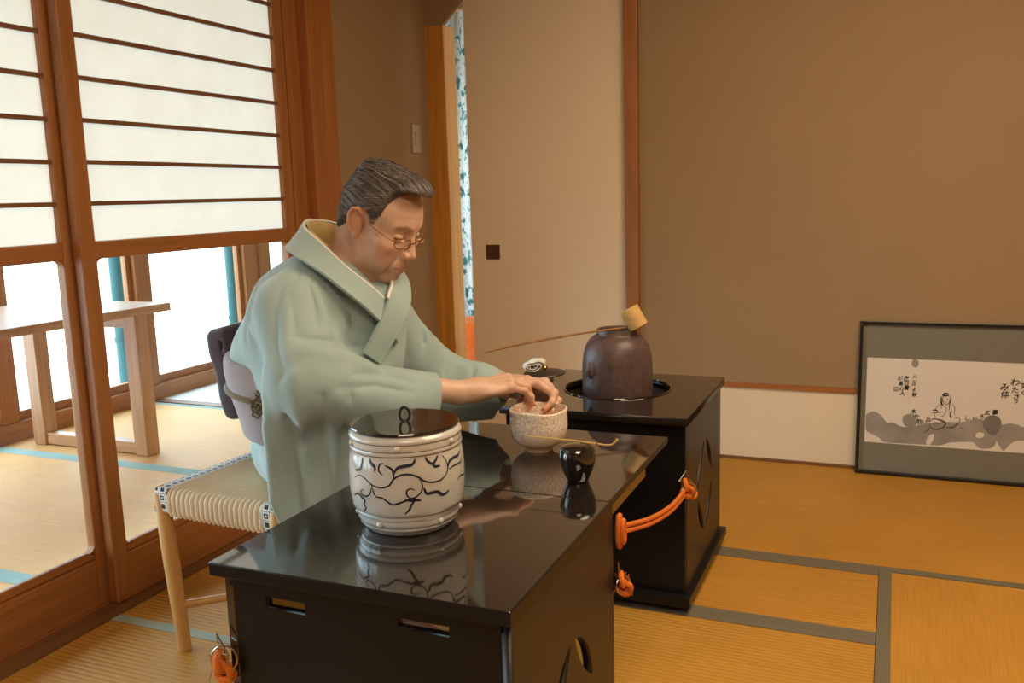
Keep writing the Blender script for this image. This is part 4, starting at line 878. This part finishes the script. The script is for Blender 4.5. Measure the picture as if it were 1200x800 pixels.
# natural colour differences of the skin: lips, cheeks, brows, ears, knuckles and finger tips, age spots
Q = toH(V.astype(F32)); aQ = Q.copy(); aQ[:, 1] = np.abs(aQ[:, 1]); tone = np.ones((len(V), 3), F32)
def blend(d, w_, col):
    k = np.clip(1-d/w_, 0, 1)[:, None]; k = k*k*(3-2*k); tone[:] = tone*(1-k)+tone*A3(col)*k
blend(np.maximum(0, np.minimum(cap(aQ, (.1005, 0, -.0565), (.0930, .018, -.0610), .004, .002), cap(aQ, (.099, 0, -.0678), (.0915, .017, -.0645), .005, .002))), .0055, (.82, .44, .40))
blend(np.maximum(0, ell(aQ, (.068, .045, -.025), (.015, .015, .014))), .02, (1.0, .84, .80))
blend(np.maximum(0, ell(Q, (.112, 0, -.028), (.008, .008, .008))), .012, (1.0, .86, .82))
blend(np.maximum(0, chain(aQ, [(.0985, .012, .0270), (.0880, .030, .0305), (.0760, .046, .0260)], [.002, .003, .0015])), .004, (.62, .55, .50))
blend(np.maximum(0, cap(aQ, (.0895, .024, .0005), (.0800, .045, .0030), .0012)), .002, (.34, .26, .22))
blend(np.maximum(0, ell(aQ, (-.004, .078, 0), (.02, .014, .034))), .008, (1.0, .82, .76))
for pts, rs in fR+fL:
    blend(np.maximum(0, sph(V, pts[-1], .006)), .014, (1.05, .80, .72)); blend(np.maximum(0, sph(V, pts[1], .005)), .010, (.97, .82, .74))
rs_ = np.random.RandomState(7)
for k in range(26):
    c_ = WR+A3((rs_.uniform(-.02, .07), rs_.uniform(-.01, .09), 0)); c_[2] = WR[2]+.012; blend(np.maximum(0, np.linalg.norm((V-c_)*A3((1, 1, .3)), axis=1)-.0012), .0035, (.80, .66, .56))
for k in range(16): blend(np.maximum(0, sph(Q, (rs_.uniform(.02, .08), -rs_.uniform(.045, .066), rs_.uniform(-.05, .04)), .001)), .004, (.86, .76, .68))
ca = body.data.color_attributes.new('tone', 'FLOAT_COLOR', 'POINT'); ca.data.foreach_set('color', np.c_[tone, np.ones(len(V))].astype(F32).ravel())
# finger nails
for nl in nailsR+nailsL:
    p, dd, dz, r = nl; yy = np.cross(dz, dd); m = MB(); vs = []; fs = []
    for i in range(6):
        for j in range(5):
            t = i/5; s = (j/4-.5)*2; wv = .88*r*(1-.25*max(0, t-.6)/.4)
            ang = s*.9; q = p+dd*(-.006+.0135*t)*1.0+yy*(wv*math.sin(ang))+dz*(r*1.02*math.cos(ang)-(.0035*max(0, t-.75)*2.2))
            vs.append(tuple(q-A3(PR.location)))
    for i in range(5):
        for j in range(4): fs.append((i*5+j, i*5+j+1, (i+1)*5+j+1, (i+1)*5+j))
    m.add(vs, fs); m.build('finger_nail', 'nail', body, smooth=True)
# eyes: only a sliver shows under the lowered lids
for s in (-1, 1):
    c_ = fromH((.0755, s*.0318, .0032))-A3(PR.location); m = MB(); m.lathe([(.0100*math.sin(PI*i/14)+1e-5, -.0100*math.cos(PI*i/14)) for i in range(15)], 24, tuple(c_), cap=False); m.build('eye', 'eye_white', body, smooth=True)

# hair
def hair_shape(Q):
    d = ell(Q, (-.002, 0, .041), (.084, .0765, .0745))
    d = smin(d, ell(Q, (.054, .0, .099), (.041, .054, .023)), .022)      # lifted front
    d = smin(d, ell(Q, (-.054, 0, -.008), (.026, .050, .066)), .03)       # nape volume
    d = smin(d, ell(Q, (-.010, 0, .096), (.062, .052, .020)), .03)
    side = poly2(Q[:, 0], Q[:, 2], HAIRLINE)
    return smax(d, side, .010)
HAIRLINE = [(.122, .093), (.100, .096), (.085, .104), (.069, .102), (.056, .096), (.048, .083), (.045, .060), (.046, .030), (.042, .008), (.034, .001), (.022, .008), (.014, .026), (.004, .033), (-.018, .029), (-.0265, .004), (-.030, -.030), (-.037, -.070), (-.150, -.078), (-.150, .20), (.13, .20), (.13, .093)]
def hair_fn(P):
    Q = toH(P); d = hair_shape(Q)
    # combed ridges running back from the hairline
    ang = np.arctan2(Q[:, 2]-.02, np.abs(Q[:, 1])+.012); fl = Q[:, 0]
    inside = np.clip((-poly2(Q[:, 0], Q[:, 2], HAIRLINE)-.004)/.016, 0, 1)
    d = d+inside*(.0015*np.sin(ang*34+fl*30+3*np.sin(fl*25))*np.clip((Q[:, 2]+.02)/.05, 0, 1)+.0009*np.sin(ang*71+fl*55))
    return d
V, Fq = mesh_sdf(hair_fn, HO-.17, HO+.19, .0019)
hairo = link('hair', np_mesh('hair', ((V-HO)@HR), Fq), 'hair', PR)
HM = Matrix.Translation(Vector(HO)-PR.location) @ Matrix([list(map(float, r)) for r in HR]).to_4x4(); hairo.matrix_local = HM
def hgrad(Q, e=.002):
    g = np.stack([hair_shape(Q+A3(d_)*e)-hair_shape(Q-A3(d_)*e) for d_ in ((1, 0, 0), (0, 1, 0), (0, 0, 1))], 1); return g/(np.linalg.norm(g, axis=1)[:, None]+1e-9)
ns = 1500; rs_ = np.random.RandomState(3)
seed = np.stack([rs_.uniform(-.09, .10, ns), rs_.uniform(-.08, .075, ns), rs_.uniform(-.05, .15, ns)], 1).astype(F32)
for it in range(12): seed = seed-hgrad(seed)*hair_shape(seed)[:, None]*.9
seed = seed[np.abs(hair_shape(seed)) < .002]
paths = [seed]; cur = seed.copy(); wob = rs_.uniform(-.18, .18, (len(seed), 1)).astype(F32)
for st in range(13):
    g = hgrad(cur); side_ = np.sign(cur[:, 1:2])
    dr = np.concatenate([np.full((len(cur), 1), -1.), .20*side_*np.clip(cur[:, 2:3]*8, 0, 1)+wob, np.where(cur[:, 2:3] > .085, .05, -.55)+np.where(cur[:, 0:1] > .05, .75, 0)+wob*.6], 1).astype(F32)
    dr = dr-g*np.sum(dr*g, 1)[:, None]; dr /= np.linalg.norm(dr, axis=1)[:, None]+1e-9
    cur = cur+dr*.0052; cur = cur-hgrad(cur)*(hair_shape(cur)[:, None]-F32(.0004)-rs_.uniform(0, .0016, (len(cur), 1)).astype(F32)); paths.append(cur.copy())
paths = np.stack(paths, 1); ok_ = np.all(np.linalg.norm(np.diff(paths, axis=1), axis=2) < .012, axis=1); paths = paths[ok_]
pick = rs_.rand(len(paths)); sil = (paths[:, 0, 0] > -.02) & (pick > .86)
for nm, mk, mt in (('dark_strands', pick < .50, 'dark_hair'), ('grey_strands', (pick >= .50) & ~sil, 'grey_hair'), ('silver_strands', sil, 'silver_hair')):
    m = MB()
    for pth in paths[mk]:
        n_ = len(pth); m.tube([Vector(map(float, p)) for p in pth], [.00038]*(n_-2)+[.0003, .0001], 3)
    k_ = m.build(nm, mt, hairo, smooth=True); k_['kind'] = 'stuff'
# glasses
gl = bpy.data.objects.new('glasses', None); COL.objects.link(gl); gl.parent = PR; gl.matrix_local = HM
for s in (-1, 1):
    c_ = Vector((.0985, s*.0325, -.0020)); L = []
    for i in range(36):
        a = 2*PI*i/36; ca_, sa = math.cos(a), math.sin(a); L.append(c_+Vector((-.010*abs(ca_)**2*(1 if ca_*s > 0 else .0)+.004*sa*.6, .0220*math.copysign(abs(ca_)**.8, ca_), .0115*math.copysign(abs(sa)**.8, sa))))
    m = MB(); m.tube(L, .00135, 8, True); m.build('lens_rim', 'glasses_metal', gl, smooth=True)
    m = MB(); m.add([tuple(p) for p in L], [tuple(range(36))]); m.build('lens', 'lens_glass', gl)
    m = MB(); m.tube(catmull([c_+Vector((-.010, s*.0220, .005)), (.078, s*.0665, .004), (.040, s*.0730, .009), (.004, s*.0775, .016), (-.014, s*.0760, .008), (-.022, s*.0730, -.012)], 6), .0014, 8); m.build('temple_arm', 'glasses_metal', gl, smooth=True)
    m = MB(); m.tube([(.100, s*.008, -.002), (.0985, s*.0085, -.010), (.096, s*.0095, -.014)], .0013, 6); m.build('nose_pad', 'glasses_metal', gl, smooth=True)
m = MB(); m.tube(catmull([(.0990, -.0105, -.001), (.1030, 0, .003), (.0990, .0105, -.001)], 6), .0013, 8); m.build('bridge', 'glasses_metal', gl, smooth=True)

# kimono
SP = [A3((-1.210, 1.675, .470)), A3((-1.228, 1.668, .585)), A3((-1.240, 1.660, .690)), A3((-1.178, 1.652, .805)), A3((-1.108, 1.645, .885))]
def torso(P, ex=0.):
    Pe = P.copy(); Pe[:, 1] = 1.66+(Pe[:, 1]-1.66)*.80
    return chain(Pe, SP, [.128+ex, .118+ex, .126+ex, .118+ex, .070+ex], .05)
WRc = A3((-.872, 1.612, .633)); WLc = A3((-.848, 1.856, .600))
def sheet(P, a, e, top, poly, th, wave):
    e = nrm(e); nn = nrm(np.cross(e, (0, 0, 1))); R_ = P-A3(a); u = R_@e; w = R_@nn; z = P[:, 2]
    return smax(np.abs(w-wave(u, z))-F32(th), poly2(u, z, poly), .012)
fold = lambda u, z: .012*np.sin(u*24+z*5)*np.clip((.62-z)/.25, 0, 1)+.006*np.sin(u*55-z*9)*np.clip((.60-z)/.2, 0, 1)
FOLDS = [(.016, .009, [(-1.056, 1.401, .787), (-1.034, 1.414, .778), (-1.016, 1.441, .772), (-1.004, 1.480, .763), (-1.012, 1.545, .742), (-.975, 1.540, .722), (-.928, 1.512, .707)]),
    (-.009, .016, [(-1.038, 1.387, .765), (-.997, 1.411, .756), (-.973, 1.461, .739), (-.940, 1.49, .72)]),
    (.014, .009, [(-1.040, 1.525, .870), (-1.039, 1.545, .851), (-1.029, 1.549, .824), (-1.012, 1.541, .787)]), (-.007, .012, [(-1.045, 1.515, .860), (-1.032, 1.520, .822), (-1.016, 1.515, .785)]),
    (.012, .009, [(-1.054, 1.486, .857), (-1.035, 1.490, .817), (-1.018, 1.482, .778)]), (-.007, .012, [(-1.065, 1.485, .868), (-1.045, 1.480, .835), (-1.020, 1.465, .790)]),
    (.009, .009, [(-1.075, 1.480, .883), (-1.057, 1.470, .845), (-1.035, 1.445, .800)]),
    (.016, .011, [(-1.060, 1.359, .717), (-1.070, 1.383, .644), (-1.095, 1.421, .546), (-1.090, 1.427, .400)]), (-.011, .015, [(-1.032, 1.358, .719), (-1.035, 1.374, .632), (-1.069, 1.426, .529), (-1.055, 1.428, .42)]),
    (.009, .011, [(-1.109, 1.446, .873), (-1.108, 1.414, .831), (-1.090, 1.391, .768), (-1.056, 1.362, .725)]), (-.007, .016, [(-1.085, 1.440, .860), (-1.075, 1.400, .810), (-1.055, 1.375, .755)]),
    (.013, .010, [(-.992, 1.781, .775), (-.985, 1.777, .720), (-.990, 1.770, .660)]), (-.008, .013, [(-.982, 1.790, .760), (-.968, 1.790, .700), (-.975, 1.790, .650)]), (.012, .010, [(-.960, 1.812, .720), (-.946, 1.815, .682), (-.945, 1.797, .640)]),
    (.010, .010, [(-.985, 1.712, .745), (-.995, 1.720, .700), (-1.002, 1.723, .665)]), (.009, .009, [(-.890, 1.835, .668), (-.882, 1.827, .650), (-.881, 1.810, .625)]),
    (.010, .009, [(-.955, 1.445, .708), (-.923, 1.503, .699), (-.881, 1.528, .682)]), (.008, .010, [(-.963, 1.411, .687), (-.928, 1.476, .680), (-.875, 1.520, .660)]),
    (.012, .012, [(-.955, 1.430, .668), (-1.009, 1.473, .574), (-1.021, 1.470, .460)]), (.012, .012, [(-.990, 1.386, .676), (-1.041, 1.454, .559), (-1.035, 1.460, .450)]), (-.008, .014, [(-.975, 1.41, .67), (-1.025, 1.465, .566), (-1.03, 1.465, .46)]),
    (.010, .011, [(-1.246, 1.548, .875), (-1.250, 1.509, .815), (-1.199, 1.461, .752), (-1.115, 1.390, .722)]), (-.007, .015, [(-1.22, 1.53, .855), (-1.22, 1.49, .79), (-1.17, 1.44, .74)]),
    (.008, .010, [(-1.104, 1.498, .902), (-1.092, 1.444, .861), (-1.061, 1.410, .799)]), (.008, .010, [(-1.180, 1.440, .853), (-1.255, 1.506, .788), (-1.235, 1.476, .750)])]
def kimono_fn(P):
    t = torso(P)
    t = smin(t, ell(P, (-1.065, 1.640, .700), (.085, .115, .10)), .05)
    t = smin(t, cap(P, (-1.200, 1.535, .750), (-1.132, 1.478, .595), .060, .048), .04)
    lapcut = smax(t, (.535-.35*(P[:, 0]+1.28))-P[:, 2], .02)                       # blouse above the sash
    d = lapcut
    d = smin(d, chain(P, [SHR+A3((-.005, .03, .0)), A3((-1.110, 1.642, .895)), SHL+A3((-.005, -.03, 0))], [.064, .058, .060]), .05)
    d = smin(d, ell(P, (-1.075, 1.635, .795), (.098, .120, .115)), .05)
    # sleeves
    r = chain(P, [SHR+A3((-.01, .0, -.01)), ELR+A3((-.015, -.005, .0)), WRc+A3((-.05, -.06, -.004)), WRc], [.072, .082, .062, .050], .03)
    l = chain(P, [SHL, ELL_+A3((0, 0, -.005)), WLc+A3((-.03, 0, 0)), WLc], [.062, .062, .052, .044], .03)
    d = smin(d, r, .045); d = smin(d, l, .045)
    sr = sheet(P, (-1.145, 1.395, 0), (.80, .60, 0), 0, [(.0, .60), (.005, .45), (.03, .36), (.09, .30), (.205, .30), (.212, .524), (.345, .526), (.362, .60), (.34, .665), (.15, .70), (.03, .72)], .021, fold)
    d = smin(d, sr, .035)
    s2 = sheet(P, (-1.005, 1.845, 0), (.97, .12, 0), 0, [(.0, .68), (.0, .44), (.025, .43), (.036, .517), (.155, .527), (.165, .60), (.12, .64)], .022, fold)
    d = smin(d, s2, .03)
    # lap and skirt
    lap = chain(P, [A3((-1.25, 1.66, .485)), A3((-1.18, 1.59, .487)), A3((-1.070, 1.575, .455))], [.115, .094, .080], .03)
    lap = smin(lap, chain(P, [A3((-1.24, 1.72, .485)), A3((-1.060, 1.715, .455))], [.105, .080]), .04)
    lap = smin(lap, chain(P, [A3((-1.060, 1.585, .44)), A3((-1.075, 1.60, .07))], [.082, .085]), .03)
    lap = smin(lap, chain(P, [A3((-1.055, 1.71, .44)), A3((-1.07, 1.70, .07))], [.082, .085]), .05)
    lap = smax(lap, .052-P[:, 2], .006); lap = smax(lap, .401-P[:, 2]+10*np.clip(P[:, 0]+1.165, 0, 1), .01)
    d = smin(d, lap, .03)
    # creases: soft valleys (positive) and ridges (negative) along lines on the cloth
    for A_, sg, pl in FOLDS:
        pts = [A3(p) for p in pl]; lo_ = np.min(pts, 0)-3*sg; hi_ = np.max(pts, 0)+3*sg; mk = np.all((P > lo_) & (P < hi_), axis=1)
        if not mk.any(): continue
        S_ = P[mk]; best = np.full(len(S_), 9., F32); tp = np.zeros(len(S_), F32); n_ = len(pts)-1
        for i in range(n_):
            e = pts[i+1]-pts[i]; t = np.clip(((S_-pts[i])@e)/(e@e), 0, 1); x = np.linalg.norm(S_-pts[i]-t[:, None]*e, axis=1)
            b_ = x < best; best = np.where(b_, x, best); tp = np.where(b_, (i+t)/n_, tp)
        d[mk] += F32(A_)*(np.exp(-1.3*best/sg) if A_ > 0 else np.exp(-(best/sg)**2))*np.sin(np.clip(.08+.84*tp, 0, 1)*PI)**.5
    d = d+.0022*np.sin(P[:, 0]*31+P[:, 2]*23)*np.sin(P[:, 1]*27-P[:, 2]*17)
    # neck opening and sleeve mouths
    d = smax(d, -chain(P, [fromH((-.03, 0, 0)), A3((-1.092, 1.640, .935)), A3((-1.075, 1.640, .890))], [.066, .067, .058]), .012)
    d = smax(d, -cap(P, A3((-1.02, 1.635, .915)), A3((-.985, 1.620, .880)), .042, .024), .012)
    ax = nrm(WR-ELR); d = smax(d, -smax(cap(P, WRc-ax*.05, WRc+ax*.2, .034, .040), -(P-WRc+ax*.04)@ax, .004), .006)
    rc = (P-WRc)@ax; near = np.linalg.norm(P-WRc, axis=1) < .16; d = np.where(near & (P[:, 2] > .58), smax(d, rc.astype(F32), .006), d)
    ax2 = nrm(WL-ELL_); d = smax(d, -smax(cap(P, WLc-ax2*.05, WLc+ax2*.2, .031, .037), -(P-WLc+ax2*.04)@ax2, .004), .006)
    return d
V, Fq = mesh_sdf(kimono_fn, (-1.46, 1.28, .03), (-.74, 2.03, 1.02), .0036)
kim = pobj('kimono', V, Fq, 'kimono_cloth')
# sash, back bow, cord
_sd = nrm(SP[2]-SP[1])
def obi_fn(P):
    Pe = torso(P, .012); m0 = A3((-1.23, 1.66, .612)); ax = nrm((.12, 0, .99)); t = (P-m0)@ax
    return smax(Pe, np.abs(t)-.088, .008)
V, Fq = mesh_sdf(obi_fn, (-1.46, 1.42, .46), (-1.06, 1.92, .75), .0055); obi = pobj('obi_sash', V, Fq, 'obi_cloth')
def rbox(P, c, half, r, ax):
    q = np.abs((P-A3(c))@ax)-A3(half); return np.linalg.norm(np.maximum(q, 0), axis=1)+np.minimum(q.max(1), 0)-F32(r)
_t = math.radians(-11); DA = np.stack([A3((math.cos(_t), 0, -math.sin(_t))), A3((0, 1, 0)), A3((math.sin(_t), 0, math.cos(_t)))], 1).astype(F32)
def drum_fn(P):
    d = rbox(P, (-1.385, 1.690, .660), (.016, .100, .088), .020, DA)
    q = (P-A3((-1.385, 1.690, .660)))@DA
    d = smax(d, -(np.abs(q[:, 0]-.012)-.0025+10*np.clip(np.abs(q[:, 2]+.01)-.085, 0, 1)+10*np.clip(.075-np.abs(q[:, 1]), 0, 1)).astype(F32), .006)
    d = d+.002*np.sin(P[:, 2]*60+P[:, 1]*20)
    return smin(d, rbox(P, (-1.338, 1.690, .540), (.006, .075, .060), .008, DA), .012)
V, Fq = mesh_sdf(drum_fn, (-1.52, 1.44, .42), (-1.30, 1.84, .80), .0045); drum = pobj('obi_drum', V, Fq, 'obi_drum_cloth')
def ring_on(fnr, z0, tilt, n=64):
    out = []
    for i in range(n):
        a = 2*PI*i/n; dv = A3((math.cos(a), math.sin(a), 0)); lo_, hi_ = 0., .35; c_ = A3((-1.23, 1.66, z0))
        for _ in range(22):
            mid = (lo_+hi_)/2; p = c_+dv*F32(mid)+A3((0, 0, -tilt*mid*math.cos(a)))
            if fnr(p[None])[0] < 0: lo_ = mid
            else: hi_ = mid
        out.append(c_+dv*F32(lo_+.003)+A3((0, 0, -tilt*lo_*math.cos(a))))
    return out
m = MB(); m.tube([tuple(p-A3(PR.location)) for p in ring_on(lambda p: torso(p, .012), .628, .12)], .0065, 8, True); m.build('obi_cord', 'obi_cord', PR, smooth=True)
m = MB(); rs_ = np.random.RandomState(2); bl = ring_on(lambda p: torso(p, .012), .640, .12, 72)[53:61]
for k in range(15):
    p = bl[3]+A3((rs_.uniform(-.026, .026), rs_.uniform(-.010, .004)-.002, rs_.uniform(-.035, .035)))-A3(PR.location)
    pts = [(p[0]+.012*math.cos(2*PI*i/10)*(1+.3*math.cos(3*i)), p[1]-.004*abs(math.sin(2*PI*i/10)), p[2]+.012*math.sin(2*PI*i/10)*(1+.3*math.cos(3*i))) for i in range(10)]; m.tube(pts, .0026, 5, True)
m.build('flower_ornament', 'gold_brown', obi, smooth=True)
# collars: bands laid round the neck and crossing on the chest (wearer's left over right)
def band(name, path, outs, width, thick, mat, parent=PR):
    P_ = catmull([A3(p)-A3(PR.location) for p in path], 8); O_ = catmull(outs, 8); n_ = len(P_); m = MB(); vs = []; fs = []
    for i, p in enumerate(P_):
        t = (P_[min(i+1, n_-1)]-P_[max(i-1, 0)]).normalized(); o = Vector(O_[i]); o = (o-t*o.dot(t)).normalized(); nn = t.cross(o)
        for a, b in ((0, 1), (.5, 1.25), (1, .8), (1, -.8), (.5, -.9), (0, -1)): vs.append(p+o*width*a+nn*thick*.5*b)
    for i in range(n_-1):
        for k in range(6): fs.append((6*i+k, 6*i+(k+1) % 6, 6*i+6+(k+1) % 6, 6*i+6+k))
    fs += [tuple(range(5, -1, -1)), tuple(6*(n_-1)+k for k in range(6))]; m.add(vs, fs); return m.build(name, mat, parent, smooth=True, sharp=.9)
nape = (-1.176, 1.640, .998)
rpath = [nape, (-1.150, 1.580, .988), (-1.088, 1.552, .952), (-1.032, 1.552, .905), (-.992, 1.568, .868), (-.976, 1.602, .835), (-.974, 1.645, .80), (-.980, 1.668, .782)]
routs = [(-.25, 0, -1), (-.25, -.55, -.85), (-.05, -.80, -.65), (.15, -.85, -.5), (.2, -.75, -.6), (.2, -.6, -.8), (.2, -.6, -.8), (.2, -.6, -.8)]
lpath = [nape, (-1.150, 1.700, .988), (-1.088, 1.728, .952), (-1.025, 1.706, .908), (-.982, 1.655, .872), (-.962, 1.600, .838), (-.966, 1.560, .788), (-.985, 1.528, .735)]
louts = [(-.25, 0, -1), (-.25, .55, -.85), (-.05, .80, -.65), (.15, .85, -.5), (.2, .80, -.5), (.25, .75, -.45), (.25, .85, -.3), (.2, .85, -.3)]
band('collar', rpath, routs, .056, .008, 'kimono_cloth'); band('collar', lpath, louts, .056, .008, 'kimono_cloth')
ins = lambda pth, outs, k, up: [tuple(A3(p)-nrm(o)*F32(k)+A3((0, 0, up))) for p, o in zip(pth, outs)]
band('white_collar', [p for p in ins(rpath, routs, .006, 0)][:6], routs[:6], .03, .004, 'white_collar'); band('white_collar', [p for p in ins(lpath, louts, .006, 0)][:6], louts[:6], .03, .004, 'white_collar')
inner = [(-1.080, 1.566, .948), (-1.118, 1.576, .972), (-1.150, 1.598, .991), (-1.166, 1.640, .999), (-1.150, 1.682, .991), (-1.118, 1.704, .972)]
band('collar_lining', inner, [(.3, .3, -1), (.3, .3, -1), (.28, .15, -1), (.25, 0, -1), (.28, -.15, -1), (.3, -.3, -1)], .06, .004, 'yellow_lining')
